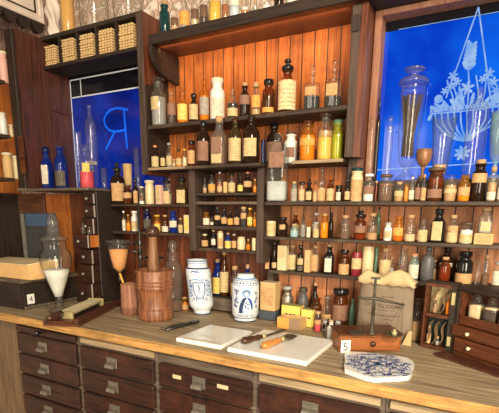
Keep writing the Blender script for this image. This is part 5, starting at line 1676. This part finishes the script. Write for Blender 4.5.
ribbon([(-.036, .33 * q), (-.040, .45 * q), (-.034, .56 * q), (-.036, .7 * q)], .0022, fj, m)
ribbon([(.044, .33 * q), (.042, .45 * q), (.046, .58 * q)], .0022, fj, m)
vs, fs = textmesh('MACCE  N', .0125, 1.1)
m3.add([fj2(v.x * .95, v.y + .125 * q) for v in vs], fs)
m.build('painted_ornament', COBALT, a2); m2.build('painted_wash', PALEBLUE, a2); m3.build('painted_line', NAVY, a2); m4.build('painted_face', CERAM, a2)

# ---- low riser with bottles between the drug jars, and the blue bottle behind
rp0, rp1 = at(212.5, 304, .08), at(233.5, 304, .08)
ri = thing('riser_box', 'low dark wooden step carrying bottles between the drug jars', 'box', ((rp0.x + rp1.x) / 2, .115, ZT))
hr = at(222, 296.5, .08).z - ZT
hw = (rp1.x - rp0.x) / 2 + .03
MB().box(-hw, hw, -.035, .035, 0, hr, bev=.002).build('case', W_DARK, ri)
MB().box(-hw + .008, hw - .008, -.0365, -.035, .008, hr - .008).build('front_panel', W_RAIL, ri)
ZR = ZT + hr + .0006
GR = 'bottles on the riser'
PLACED['riser'] = []
spot('riser', 219.6, 229, 251, ZR, 294, 'bottle', 'brown', 'cork', ('cream', .1, .6), None, 'brown corked bottle with cream label on the dark step', GR, y=.1, yend=.15)
spot('riser', 212.5, 222.5, 259, ZR, 294, 'bottle', 'blue', 'cork', ('yellow', .05, .55), None, 'blue corked bottle on the dark step behind the brown bottle', GR, y=.105, yend=.15)
spot('riser', 230.2, 239.5, 266, ZR, 294, 'jar', 'clear', 'cork', None, ('peach', .5), 'clear corked jar on the dark step near the haloed drug jar', GR, y=.1, yend=.15)
pz_ = at(247.3, 290, .085)
flask((pz_.x, .085, ZT), .022, at(247.3, 264.5, .085).z - ZT, 'tall', 'blue', 'cork', None, None, 'cobalt blue corked bottle standing behind the haloed drug jar')

# ---- marble slabs and tools
def slab(pts, label, z1, nm='marble_slab'):
    ps = [on(u, v, ZC + z1) for u, v in pts]
    xs = sorted(p.x for p in ps); ys = sorted(p.y for p in ps)
    x0, x1, y0, y1 = (xs[0] + xs[1]) / 2, (xs[2] + xs[3]) / 2, (ys[0] + ys[1]) / 2, (ys[2] + ys[3]) / 2
    t = MB().box(x0, x1, y0, y1, ZC + .0006, ZC + z1, bev=.003).build(nm, MARBLE)
    tag(t, label, 'slab', 'white marble slabs')
    return x0, x1, y0, y1


s1 = slab([(178, 338), (207, 324.5), (250, 330), (224, 346.5)], 'smaller white marble slab with a yellowish streak on the counter', .016)
s2 = slab([(228, 348), (262, 329), (336, 340), (306, 361.5)], 'larger white marble slab carrying two handled tools', .016)
m = MB()
zf = lambda x, y: Vector((x, y, ZC + .0165))
stp = [on(u, v, ZC + .0165) for u, v in ((184, 337.8), (194, 339.5), (205, 340.5), (214, 342.5), (222, 343))]
ribbon([(p.x, p.y) for p in stp], [.004, .009, .006, .009, .003], zf, m)
stp = [on(u, v, ZC + .0165) for u, v in ((196, 335), (208, 336), (216, 338))]
ribbon([(p.x, p.y) for p in stp], [.002, .005, .002], zf, m)
o = m.build('powder_streak', plain('mustard powder', (0.62, 0.42, 0.14), 0.9))
tag(o, 'thin mustard coloured powder streak lying on the smaller marble slab', 'powder')


def tool(label, pa, pb, pc_, hm, spade, z):
    """handle from pa to pb, blade on to pc_"""
    A, B, C_ = Vector(pa), Vector(pb), Vector(pc_)
    d = (B - A)
    l = d.length
    a = math.atan2(d.y, d.x)
    t = thing('spatula', label, 'spatula', (A.x, A.y, z), a, 'handled tools on the slab')
    rh = .013
    M = Matrix.Translation((0, 0, rh)) @ Matrix.Rotation(PI / 2, 4, 'Y')
    MB().lathe([(0, 0), (.008, .001), (rh, .012), (rh * .98, l * .35), (rh * .72, l * .62), (rh * .85, l * .8), (rh * .6, l * .92), (.006, l), (0, l)], 18, M=M).build('handle', hm, t)
    MB().lathe([(0, l + .0003), (.008, l + .0003), (.009, l + .012), (.006, l + .016), (0, l + .0165)], 16, M=M).build('ferrule', BRASS, t)
    e = C_ - B
    L2 = e.length
    M2 = Matrix.Translation((l + .0168, 0, 0)) @ Matrix.Rotation(math.atan2(e.y, e.x) - a, 4, 'Z')
    w = .02 if spade else .009
    MB().prism([(0, -.005), (L2 * .25, -.005 if not spade else -w), (L2, -w), (L2 + .006, 0), (L2, w), (L2 * .25, .005 if not spade else w), (0, .005)], .010, .013, M2).build('blade', IRON if spade else BRONZE, t)


zs = ZC + .0168
tool('dark handled spatula on the larger marble slab', on(242, 345, zs), on(262, 340, zs), on(281, 333.5, zs), W_HANDLED, False, zs)
tool('orange handled spatula on the larger marble slab', on(262.5, 350, zs), on(281, 343, zs), on(290, 339, zs), W_HANDLE, True, zs)
pt0, pt1 = on(163.5, 331, ZT), on(199, 322.5, ZT)
d = pt1 - pt0
sn_ = thing('pincers', 'dark metal pincers lying on the counter before the mortar', 'pincers', (pt0.x, pt0.y, ZT), math.atan2(d.y, d.x))
l = d.length
MB().tube([(0, .012, .006), (l * .3, .016, .007), (l * .6, .006, .007), (l * .75, 0, .007)], [.004, .006, .006, .005], 8).build('handle', BRONZE, sn_)
MB().tube([(0, -.014, .006), (l * .3, -.012, .007), (l * .6, -.006, .007), (l * .73, -.003, .007)], [.004, .006, .006, .004], 8).build('handle', IRON, sn_)
MB().prism([(l * .74, -.009), (l * .85, -.012), (l, -.003), (l, .003), (l * .85, .012), (l * .74, .009)], .001, .012).build('jaw', IRON, sn_)

# ---- back row of the counter
pk = at(269.5, 312, .07)
sb = thing('slate_block', 'dark blue grey block under the tan parcel', 'block', (pk.x, .07, ZT))
w = mpp(pk) * 9.6
MB().box(-w, w, -.03, .028, 0, .04, bev=.004).build('block', plain('blue grey slate', (0.06, 0.075, 0.1), 0.6, 0, 0.3, 50), sb)
tpk = thing('paper_packet', 'upright tan paper packet with faded print behind the haloed drug jar', 'packet', (pk.x, .07, ZT + .0406))
h = at(269.5, 284, .04).z - ZT - .0406
MB().box(-w * .86, w * .86, -.026, .03, 0, h, bev=.003).build('packet', GL['tan'], tpk)
MB().add([(-w * .7, -.0266, h * .2), (w * .7, -.0266, h * .2), (w * .7, -.0266, h * .85), (-w * .7, -.0266, h * .85)], [(0, 1, 2, 3)], False, [[(0, 0), (1, 0), (1, 1), (0, 1)]]).build('print', LC['tan'], tpk)
MB().prism([(-w * .86, -.026), (w * .86, -.026), (w * .86, .03), (-w * .86, .03)], h + .0003, h + .004).build('folded_flap', CREAMPAPER, tpk)

YEL = plain('yellow carton', (0.86, 0.62, 0.14), 0.6, 0, 0.08)
OLV = plain('olive carton top', (0.3, 0.3, 0.1), 0.6)


def carton(label, u0, u1, vt, vb, d, name='carton', mat=None, yfix=None):
    p0 = on(u0, vb, ZT) if yfix is None else at(u0, vb, yfix)
    y = p0.y
    x0, x1 = at(u0, vb, y).x, at(u1, vb, y).x
    h = at((u0 + u1) / 2, vt, y).z - ZT
    t = thing(name, label, 'box', ((x0 + x1) / 2, y + d / 2, ZT))
    w = (x1 - x0) / 2
    return t, w, d / 2, h


YBX = .03
t, w, d2, h = carton('larger yellow carton with olive top on the counter', 281, 299.5, 306, 319, .05, 'yellow_carton', yfix=YBX)
MB().box(-w, w, -d2, d2, 0, h, bev=.002).build('carton', YEL, t)
MB().box(-w + .002, w - .002, -d2 + .002, d2 - .002, h + .0002, h + .002).build('top_label', OLV, t)
m = MB()
for i, (a, c) in enumerate(((-.6, -.25), (-.15, .2), (.3, .55))):
    m.box(a * w, c * w, -d2 - .0005, -d2, h * .5, h * .58)
m.box(-w * .5, w * .4, -d2 - .0005, -d2, h * .34, h * .39)
m.build('print', INK, t)
t, w, d2, h = carton('smaller yellow carton beside the larger yellow carton', 300.5, 313.2, 310, 325, .045, 'yellow_carton', yfix=YBX - .012)
MB().box(-w, w, -d2, d2, 0, h, bev=.002).build('carton', YEL, t)
MB().box(-w + .002, w - .002, -d2 + .002, d2 - .002, h + .0002, h + .002).build('top_label', OLV, t)
m = MB()
for i, (a, c) in enumerate(((-.6, -.1), (.05, .55))):
    m.box(a * w, c * w, -d2 - .0005, -d2, h * .5, h * .58)
m.build('print', INK, t)
o0, o1 = on(277, 327.5, ZT), on(301, 330.5, ZT)
op = thing('open_tray', 'small open card tray with orange front before the yellow cartons', 'tray', ((o0.x + o1.x) / 2, o0.y + .032, ZT))
w = (o1.x - o0.x) / 2
h = at(289, 318.5, o0.y).z - ZT
MB().box(-w, w, -.032, -.029, 0, h).build('front', plain('orange card', (0.75, 0.36, 0.08), 0.7), op)
MB().box(-w, -w + .002, -.0288, .03, 0, h).box(w - .002, w, -.0288, .03, 0, h).box(-w, w, .0302, .032, 0, h).build('side', GL['tan'], op)
MB().box(-w + .0022, w - .0022, -.0288, .03, 0, .002).build('bottom', GL['tan'], op)
MB().box(w * .02, w * .99, -.0335, -.0322, 0, h).build('grey_front', plain('brown grey card', (0.3, 0.2, 0.12), 0.7), op)
PLACED['counter'] = []
GB = 'jars at the back of the counter'


def cjar(u0, u1, vt, y, kind, gl, stop, lab, cont, label, vb=312, **k):
    return spot('counter', u0, u1, vt, ZT, vb, kind, gl, stop, lab, cont, label, GB, y=y, yend=.15, **k)


cjar(281.5, 293.5, 286, .11, 'jar', 'pewter', 'lid', None, None, 'pale grey metal jar behind the larger yellow carton', lidm=GREYLID)
cjar(297.5, 308.5, 287.5, .11, 'jar', 'slate', 'lid', None, None, 'dark pewter jar behind the yellow cartons', lidm=BRONZE)
cjar(311, 319, 282, .115, 'bottle', 'dark', 'cork', ('cream', .1, .45), None, 'dark corked bottle with pale label below the third shelf')
cjar(310.5, 322, 298, .06, 'jar', 'brown', 'none', None, ('brown', .6), 'round brown jar behind the red test vial')
cjar(322.5, 332, 296, .05, 'jar', 'clear', 'plug', ('tan', .1, .5), ('tan', .4), 'clear jar with tan label behind the silver tins', lidm=GL['smoke'])
cjar(332.8, 348.5, 288.5, .07, 'wide', 'brown', 'cap', ('brown', .25, .68, 1.4), None, 'broad dark jar with black lid and brown band')
cjar(349.3, 356, 299, .1, 'bottle', 'green', 'none', None, None, 'sea green bottle half hidden by the paper bag')
p = on(316.3, 332, ZT)
flask((p.x, p.y + .012, ZT), mpp(p) * 3.2, at(316.3, 311, p.y + .012).z - ZT, 'tube', 'clear', 'cork', ('tan', .42, .66), ('red', .38), 'corked test vial of red liquid before the yellow carton')
p = on(329.3, 340, ZT)
flask((p.x, p.y + .014, ZT), mpp(p) * 4.0, at(329.3, 319.5, p.y + .014).z - ZT, 'bottle', 'white', 'cork', None, None, 'small white corked bottle beside the numbered scale box')
for k_, (u0, u1, vt, vb, lb) in enumerate(((321, 327.2, 319, 331, 'silver tin beside the red test vial'), (334.6, 341, 320, 331, 'silver tin beside the scale box corner'))):
    p0, p1 = on(u0, vb, ZT), on(u1, vb, ZT)
    t = thing('silver_tin', lb, 'tin', ((p0.x + p1.x) / 2, p0.y + .018, ZT), 0, 'silver tins on the counter')
    w = (p1.x - p0.x) / 2
    h = at(u0, vt, p0.y).z - ZT
    MB().box(-w, w, -.015, .015, 0, h * .8, bev=.002).build('case', STEEL, t)
    MB().box(-w * 1.04, w * 1.04, -.016, .016, h * .8 + .0003, h, bev=.002).build('lid', STEEL, t)
    MB().box(-w * .5, w * .5, -.0158, -.015, h * .2, h * .6).build('dark_window', BLACKG, t)

# ---- balance on its numbered drawer box
pL, pR = on(339.5, 352.5, ZT), on(401, 352, ZT)
pR = Vector((-0.215, -0.125, ZT))
d = pR - pL
sa = math.atan2(d.y, d.x)
lw = d.length
hs_ = at(340, 334, pL.y).z - ZT
sb2 = thing('scale_box', 'honey brown wooden drawer box with a numbered card', 'box', (pL.x, pL.y, ZT), sa)
MB().box(0, lw, 0.006, .115, 0, hs_ - .006, bev=.002).build('case', W_BOXOR, sb2)
MB().box(-.006, lw + .006, -.004, .121, hs_ - .0055, hs_, bev=.002).build('top_board', W_MAHOG, sb2)
dr = MB().box(.012, lw - .008, 0.0, .0055, .006, hs_ - .012, bev=.0015).build('drawer', W_BOXOR, sb2)
MB().lathe([(0, 0), (.004, 0), (.004, .004), (.009, .008), (.009, .013), (.005, .017), (0, .0175)], 14, M=Matrix.Translation((lw * .52, 0, hs_ * .5)) @ Matrix.Rotation(PI / 2, 4, 'X')).build('knob', W_HANDLED, dr)
cd = MB().box(0.002, .034, -.006, -.0048, 0, .044).build('number_card', CARD, sb2)
vs, fs = textmesh('5', .04)
xs = [v.x for v in vs]; ys = [v.y for v in vs]
MB().add([Vector((v.x - (min(xs) + max(xs)) / 2 + .018, -.0065, v.y - (min(ys) + max(ys)) / 2 + .022)) for v in vs], fs).build('numeral', INK, cd)
zb = ZT + hs_ + .0006
pq = on(371.5, 334, zb)
bal = thing('balance_scale', 'old grey brass balance on the numbered wooden box', 'scales', (pq.x, pq.y, zb), sa * .55)
zt_ = lambda v: at(371, v, pq.y).z - zb
MB().lathe([(0, 0), (.014, 0), (.014, .004), (.007, .008), (.0055, .02), (.006, zt_(310)), (.0075, zt_(308)), (.0045, zt_(305)), (.004, zt_(278)), (0, zt_(278) + .001)], 14).build('pillar', BRONZE, bal)
MB().box(-.015, .015, -.003, .003, zt_(279), zt_(276.5), bev=.001).build('crossbar', BRONZE, bal)
zbm = zt_(299.5)
kx = mpp(pq)
m = MB().tube([(-.052, -.006, zbm + .008), (-.03, -.006, zbm + .003), (0, -.006, zbm + .006), (.05, -.006, zbm - .003), (.095, -.006, zbm - .012)], [.0025, .004, .0065, .0045, .0025], 8)
m.tube([(0, -.008, zbm + .02), (0, -.008, zbm - .05)], [.004, .0015], 8)
m.build('beam', BRONZE, bal)
for (ex, px_, zr) in ((-.048, -.05, .006), (.09, .068, .008)):
    pn = MB().lathe([(0, 0), (.012, .0), (.026, .004), (.029, .007), (.0275, .007), (.012, .0025), (0, .002)], 22, c=(px_, -.012, .0006)).build('pan', BRONZE, bal)
    m = MB()
    for a in (0.4, 2.5, 4.6):
        m.tube([(px_ + .027 * math.cos(a), -.012 + .027 * math.sin(a), .007), (ex, -.006, zbm)], .0006, 5)
    m.build('pan_cord', BRONZE, pn)
wgt = thing('scale_weight', 'small brass weight in the pan of the balance', 'weight', tuple(Vector((pq.x, pq.y, zb)) + Matrix.Rotation(sa * .55, 3, 'Z') @ Vector((.07, -.012, .0032))))
MB().lathe([(0, 0), (.009, 0), (.009, .012), (.004, .014), (.006, .019), (0, .022)], 14).build('body', BRASS, wgt)

# ---- printed paper bag
b0, b1 = on(353, 331, ZT), on(408.5, 342, ZT)
b0 = Vector((b0.x, b0.y, ZT)); b1 = Vector((b1.x, b1.y, ZT))
b0 = Vector((-0.405, 0.002, ZT)); b1 = Vector((-0.203, -0.012, ZT))
d = b1 - b0
ba = math.atan2(d.y, d.x)
bw = d.length
hb_ = at(383, 281, 0.0).z - ZT
bg = thing('paper_bag', 'grey brown printed paper bag with cream top standing behind the balance', 'bag', (b0.x, b0.y, ZT), ba)
nx_, nz_ = 14, 16
vs, fs = [], []
random.seed(11)


def bagp(i, k, side):
    u, w_ = i / nx_, k / nz_
    x = bw * (u + (.5 - u) * .06 * w_)
    bul = math.sin(PI * u) ** .6 * (1 - w_ ** 3 * .6)
    y = (.004 - .014 * bul) if side == 0 else (.018 + .012 * bul)
    y += .004 * w_ + .0015 * math.sin(u * 23 + w_ * 9 + side) + .001 * math.sin(w_ * 31 + u * 7)
    return Vector((x, y, hb_ * w_ * (1 + .012 * math.sin(u * 9))))


for side in (0, 1):
    for k in range(nz_ + 1):
        for i in range(nx_ + 1):
            vs.append(bagp(i, k, side))
idx = lambda s_, i, k: s_ * (nx_ + 1) * (nz_ + 1) + k * (nx_ + 1) + i
for k in range(nz_):
    for i in range(nx_):
        fs.append((idx(0, i, k), idx(0, i + 1, k), idx(0, i + 1, k + 1), idx(0, i, k + 1)))
        fs.append((idx(1, i, k), idx(1, i, k + 1), idx(1, i + 1, k + 1), idx(1, i + 1, k)))
    fs.append((idx(0, 0, k), idx(0, 0, k + 1), idx(1, 0, k + 1), idx(1, 0, k)))
    fs.append((idx(0, nx_, k), idx(1, nx_, k), idx(1, nx_, k + 1), idx(0, nx_, k + 1)))
for i in range(nx_):
    fs.append((idx(0, i, nz_), idx(0, i + 1, nz_), idx(1, i + 1, nz_), idx(1, i, nz_)))
    fs.append((idx(0, i, 0), idx(1, i, 0), idx(1, i + 1, 0), idx(0, i + 1, 0)))
MB().add(vs, fs, True).build('bag_body', BAGPAPER, bg)


def onbag(x, z):
    i, k = x / bw * nx_, z / hb_ * nz_
    p = bagp(i, k, 0)
    return Vector((p.x, p.y - .0012, p.z))


m = MB()
for s_, size, zf_, sp_, xo in (('EST TALL CIGARS', .0185, .565, 1.0, .5), ('LA ST DI CIGARI, POUR MICHI', .0085, .42, 1.0, .5), ('CASA FONDEE', .007, .74, 1.0, .55), ('MEDAILLE', .006, .36, 1.0, .6), ('PARIS', .006, .30, 1.0, .6)):
    v_, f_ = textmesh(s_, size, sp_)
    m.add([onbag(bw * xo + a.x, hb_ * zf_ + a.y) for a in v_], f_)
ribbon([(bw * (.3 + .05 * i), hb_ * .52) for i in range(9)], .0012, onbag, m)
ribbon([(bw * (.25 + .05 * i), hb_ * .255) for i in range(11)], .0012, onbag, m)
m.build('printed_text', INK, bg)
# cream cloth folded over the top, spilling a little at one lower corner
vs, fs = [], []
n2, q_ = 22, 9
for i in range(n2 + 1):
    u = i / n2
    hh = .036 * min(1, (math.sin(PI * min(max(u, .02), .98)) * 2.4)) ** .6 * (1 + .28 * math.sin(u * 9.5 + 1.2) - .3 * math.exp(-((u - .42) / .06) ** 2)) + .01
    for j in range(q_):
        a = PI * j / (q_ - 1)
        vs.append(Vector((bw * (u * 1.0) + .004 * math.sin(j * 2.1 + u * 9), .010 - .0205 * math.cos(a) * (1 + .15 * math.sin(u * 21 + j)), hb_ - .012 + hh * math.sin(a) ** .8 + .0025 * math.sin(u * 37 + j * 1.7))))
for i in range(n2):
    for j in range(q_ - 1):
        fs.append((i * q_ + j, (i + 1) * q_ + j, (i + 1) * q_ + j + 1, i * q_ + j + 1))
    fs.append((i * q_, i * q_ + q_ - 1, (i + 1) * q_ + q_ - 1, (i + 1) * q_))
fs.append(tuple(range(q_)))
fs.append(tuple(n2 * q_ + j for j in range(q_))[::-1])
MB().add(vs, fs, True).build('cream_top', SACK, bg)
MB().prism([(0, 0), (.02, 0), (.03, .0), (.03, .055), (.018, .05)], 0, .006, Matrix.Translation((bw - .022, -.02, 0)) @ Matrix.Rotation(PI / 2, 4, 'X')).build('cream_corner', SACK, bg)
p = at(417, 320, .05)
flask((p.x, .05, ZT), mpp(p) * 5.2, at(417, 298, .05).z - ZT, 'jar', 'clear', 'disc', None, ('tan', .5), 'clear stoppered jar between the paper bag and the medicine chest')

# ---- blue and white tile
tl = [(345, 353.5), (350, 352), (362, 352.5), (376, 354), (383, 355), (398, 356.5), (407, 358), (413, 361.5), (414.5, 365), (412, 368.5), (412, 373.5), (409, 376.5), (398, 377.5), (384, 378), (375, 378.8), (365, 376.5), (352, 372), (345, 369.5), (344, 366), (345.5, 361), (344.5, 357)]
tl = [(u, v - .5) for u, v in tl]
tp_ = [on(u, v, ZC + .014) for u, v in tl][::-1]
cxy = (sum(p.x for p in tp_) / len(tp_), sum(p.y for p in tp_) / len(tp_))
tt = thing('pattern_tile', 'scalloped blue and white earthenware tile on the counter front', 'tile', (cxy[0], cxy[1], ZC + .0006))
MB().prism([(p.x - cxy[0], p.y - cxy[1]) for p in tp_], 0, .0135).build('tile_body', plain('cream white earthenware', (0.8, 0.79, 0.74), 0.25, 0, 0.04), tt)
aa = math.radians(30)
ex = Vector((math.cos(aa), math.sin(aa)))
ey = Vector((-math.sin(aa), math.cos(aa)))
ft = lambda x, y: Vector((ex.x * x + ey.x * y, ex.y * x + ey.y * y, .0141))
m, m2 = MB(), MB()


def inside(x, y):
    P = [(p.x - cxy[0], p.y - cxy[1]) for p in tp_]
    w_ = ft(x, y)
    c = False
    for i in range(len(P)):
        (xa_, ya_), (xb_, yb_) = P[i], P[i - 1]
        if (ya_ > w_.y) != (yb_ > w_.y) and w_.x < (xb_ - xa_) * (w_.y - ya_) / (yb_ - ya_) + xa_:
            c = not c
    return c


random.seed(5)
tries, seeds_ = 0, []
while tries < 4000 and len(seeds_) < 75:
    tries += 1
    x, y = random.uniform(.004, .12), random.uniform(-.12, .12)
    if math.hypot(x, y + .045) < .03 or not (inside(x * 1.08, y * 1.08) and inside(-x * 1.08, y * 1.08)) or any(math.hypot(x - a, y - c) < .0105 for a, c in seeds_):
        continue
    seeds_.append((x, y))
for n_, (x, y) in enumerate(seeds_):
    a0, kind_ = random.uniform(0, 6.28), n_ % 3
    for sd in (-1, 1):
        mb_ = m if n_ % 4 else m2
        if kind_ == 0:                       # curl
            pts = [(sd * (x + .0085 * (1 - .8 * i / 11) * math.cos(a0 + 5 * i / 11)), y + .0085 * (1 - .8 * i / 11) * math.sin(a0 + 5 * i / 11)) for i in range(12)]
            ribbon(pts, .0034, ft, mb_)
        elif kind_ == 1:                     # rosette
            for i in range(5):
                a = a0 + i * 1.257
                blob(sd * (x + .0055 * math.cos(a)), y + .0055 * math.sin(a), .0036, .0024, ft, m, sd * a)
        else:                                # leaf spray
            for i in (-1, 0, 1):
                a = a0 + i * .8
                blob(sd * (x + .005 * math.cos(a)), y + .005 * math.sin(a), .0062, .0022, ft, mb_, sd * a if sd > 0 else PI - a)
ribbon(arc(0, -.045, .022, .022, 0, 2 * PI, 18), .004, ft, m)
ribbon([(0, -.066), (0, -.03)], .003, ft, m); ribbon([(-.014, -.045), (.014, -.045)], .003, ft, m)
blob(0, .0, .014, .02, ft, m2); blob(0, .0, .006, .011, ft, m)
m.build('painted_scrolls', COBALT, tt); m2.build('painted_wash', PALEBLUE, tt)

# ---- medicine chest with its open door
A = Vector((-0.068, -0.05, ZT))
ba_ = math.radians(-37)
hc = at(455, 286, -.05).z - ZT
ch = thing('medicine_chest', 'open mahogany medicine chest with drawers and glass fronted door', 'chest', tuple(A), ba_)
LWc = .27
D = .11
MB().box(.012, LWc, -.0, D, 0, .012, bev=.002).build('bottom', W_MAHOG, ch)
MB().box(0, LWc, 0, D, hc - .014, hc, bev=.003).build('top', W_DARK, ch)
MB().box(0, .0118, 0, D, 0, hc - .0143, bev=.001).build('side_panel', W_DARK, ch)
MB().box(.012, .0185, 0.004, D, .1, hc - .0143).build('inner_side', W_MAHOG, ch)
MB().box(.012, LWc, D - .008, D, .0125, hc - .0143).build('back', W_MAHOG, ch)
zs0 = .106
MB().box(.0188, LWc, 0.0, D - .0085, zs0, zs0 + .012, bev=.001).build('tray_rail', W_MAHOG, ch)
MB().box(.0188, LWc, 0.0, .004, zs0 + .0122, zs0 + .03, bev=.001).build('tray_front', W_MAHOG, ch)
MB().box(.0122, LWc, 0.016, D - .0085, .0125, zs0 - .001).build('drawer_case', W_DARK, ch)
for z0_, z1_, kx_ in ((.066, .103, .07), (.014, .062, .075)):
    dw = MB().box(.004 if z0_ > .05 else .0128, LWc, -.012 if z0_ > .05 else -.006, .0155, z0_, z1_, bev=.003).build('drawer', W_MAHOG, ch)
    MB().lathe([(0, 0), (.0035, 0), (.0035, .004), (.006, .007), (.006, .011), (.003, .013), (0, .0135)], 12, M=Matrix.Translation((kx_, -.012 if z0_ > .05 else -.006, (z0_ + z1_) / 2)) @ Matrix.Rotation(PI / 2, 4, 'X')).build('ivory_knob', IVORY, dw)
fl = MB().prism([(-.012, -.06), (.0, -.072), (LWc, -.055), (LWc, -.013), (-.004, -.013)], 0, .007).build('flap_board', W_DARKY, ch)
# door
dd = Vector((-0.168, -0.024, ZT)) - A
da = math.atan2(dd.y, dd.x) - ba_
lw = dd.length
Md = Matrix.Rotation(da - PI, 4, 'Z')
# door local frame: x from -lw (free edge) to 0 (hinge), y depth back to +.045
dparts = MB()
T = .04
dparts.box(-lw, -lw + .007, 0, T, 0, hc, bev=.001, M=Md).box(-lw + .0072, -.0192, 0, T, 0, .011, M=Md).box(-lw + .0072, -.0192, 0, T, hc - .011, hc, M=Md)
door = dparts.build('door', W_MAHOG, ch)
MB().box(-.019, -.001, -.0005, T, 0, hc, bev=.001, M=Md).build('hinge_stile', W_DARK, door)
MB().box(-lw + .009, -.0195, T - .006, T, .011, hc * .5, M=Md).build('door_back', DARKGREEN, door)
MB().box(-lw + .009, -.0195, T - .006, T, hc * .5 + .0002, hc - .011, M=Md).build('door_back', plain('pale olive lining', (0.5, 0.4, 0.2), 0.8), door)
MB().box(-lw + .0092, -.0195, .002, T - .0062, hc * .49, hc * .54, M=Md).build('middle_rail', W_MAHOG, door)
MB().box(-lw - .002, 0, -.001, T + .001, hc + .0003, hc + .008, bev=.002, M=Md).build('top_cap', W_DARK, door)
MB().box(-.0145, -.0035, -.0035, -.0008, hc * .1, hc * .24, M=Md).build('hinge', BRASS, door)
MB().box(-.0145, -.0035, -.0035, -.0008, hc * .72, hc * .9, M=Md).build('hinge', BRASS, door)
Z0_ = hc * .545
wavy = plain('brown wooden slip', (0.2, 0.12, 0.06), 0.6)
for base, hh, n_ in ((Z0_, hc * .40, 2), (.0115, hc * .42, 3)):
    for i in range(n_):
        x = -lw + .012 + (lw - .034) * (i + .55) / n_ * .95
        m = MB()
        pts = []
        for j in range(9):
            t_ = j / 8
            pts.append((x - .012 + .02 * t_ + .007 * math.sin(t_ * 2 * PI), base + .002 + hh * .9 * t_))
        for (xa_, za_), (xb_, zb_) in zip(pts, pts[1:]):
            m.add([Md @ Vector(p) for p in ((xa_, .006, za_), (xb_, .006, zb_), (xb_, .03, zb_), (xa_, .03, za_), (xa_ + .002, .006, za_), (xb_ + .002, .006, zb_), (xb_ + .002, .03, zb_), (xa_ + .002, .03, za_))],
                  [(0, 1, 2, 3), (4, 7, 6, 5), (0, 4, 5, 1), (3, 2, 6, 7)])
        m.build('bottle_loop', wavy, door)
MC = Matrix.Translation(A) @ Matrix.Rotation(ba_, 4, 'Z')
GD = 'vials in the chest door'
for (fx_, base, h_, gl, cont, lb) in ((.30, Z0_, .05, 'smoke', ('tan', .6), 'clear vial in the upper door compartment near its free edge'), (.55, Z0_, .04, 'dark', None, 'dark vial low in the upper door compartment'),
                                   (.72, Z0_, .062, 'amber', ('orange', .8), 'orange vial in the upper door compartment by the hinge'),
                                   (.2, .0115, .062, 'clear', ('peach', .6), 'vial of tan powder in the lower door compartment'), (.5, .0115, .03, 'smoke', ('silver', .5), 'small silvery vial in the lower door compartment')):
    p = MC @ (Md @ Vector((-lw + lw * fx_, .018, base + .0015)))
    flask(tuple(p), .0075, h_, 'bottle', gl, 'cork', None, cont, lb, GD, rz=0, seg=14)
GC = 'stoppered bottles inside the medicine chest'
for (xl_, cont, lb) in ((.052, 'cream', 'square stoppered bottle of cream powder in the open chest beside the door'), (.106, 'dkbrown', 'square stoppered bottle of dark powder in the open chest'), (.158, 'tan', 'stoppered bottle of tan powder in the open chest cut off at the edge')):
    p = MC @ Vector((xl_, .034, zs0 + .0127))
    flask(tuple(p), .0225, hc - .02 - zs0 - .0127, 'jar', 'clear', 'disc', None, [(cont, .6), ('cream', .68)] if cont == 'dkbrown' else (cont, .66), lb, GC, sq=6, rz=ba_ + .25)

# ================================================================== light
def area(name, loc, target, size, power, col, sy=None):
    l = bpy.data.lights.new(name, 'AREA')
    l.size = size
    if sy:
        l.shape = 'RECTANGLE'
        l.size_y = sy
    l.energy = power
    l.color = col
    o = bpy.data.objects.new(name, l)
    COL.objects.link(o)
    o.location = loc
    o.rotation_euler = (Vector(target) - Vector(loc)).to_track_quat('-Z', 'Y').to_euler()
    return o


area('ceiling_spot_light', (0.9, -2.2, 2.7), (-0.8, 0.0, 1.35), 0.22, 62, (1.0, 0.85, 0.62))
area('shop_window_light', (1.15, -2.7, 1.85), (-0.8, 0.0, 1.45), 0.9, 122, (1.0, 0.875, 0.66), 1.9)
area('front_left_fill', (-1.1, -3.1, 1.6), (-0.9, 0.0, 1.45), 0.8, 34, (1.0, 0.86, 0.7), 1.6)  # added weak fill from the front left, no door there
area('added_plank_light', (-0.93, 0.012, 2.176), (-0.93, 0.16, 2.13), 0.84, 0.7, (1.0, 0.5, 0.2), 0.012)  # added hidden lamp that brightens the top of the planks
w = bpy.data.worlds.new('world')
SC.world = w
w.use_nodes = True
w.node_tree.nodes['Background'].inputs[0].default_value = (1.0, 0.86, 0.72, 1)
w.node_tree.nodes['Background'].inputs[1].default_value = 0.09
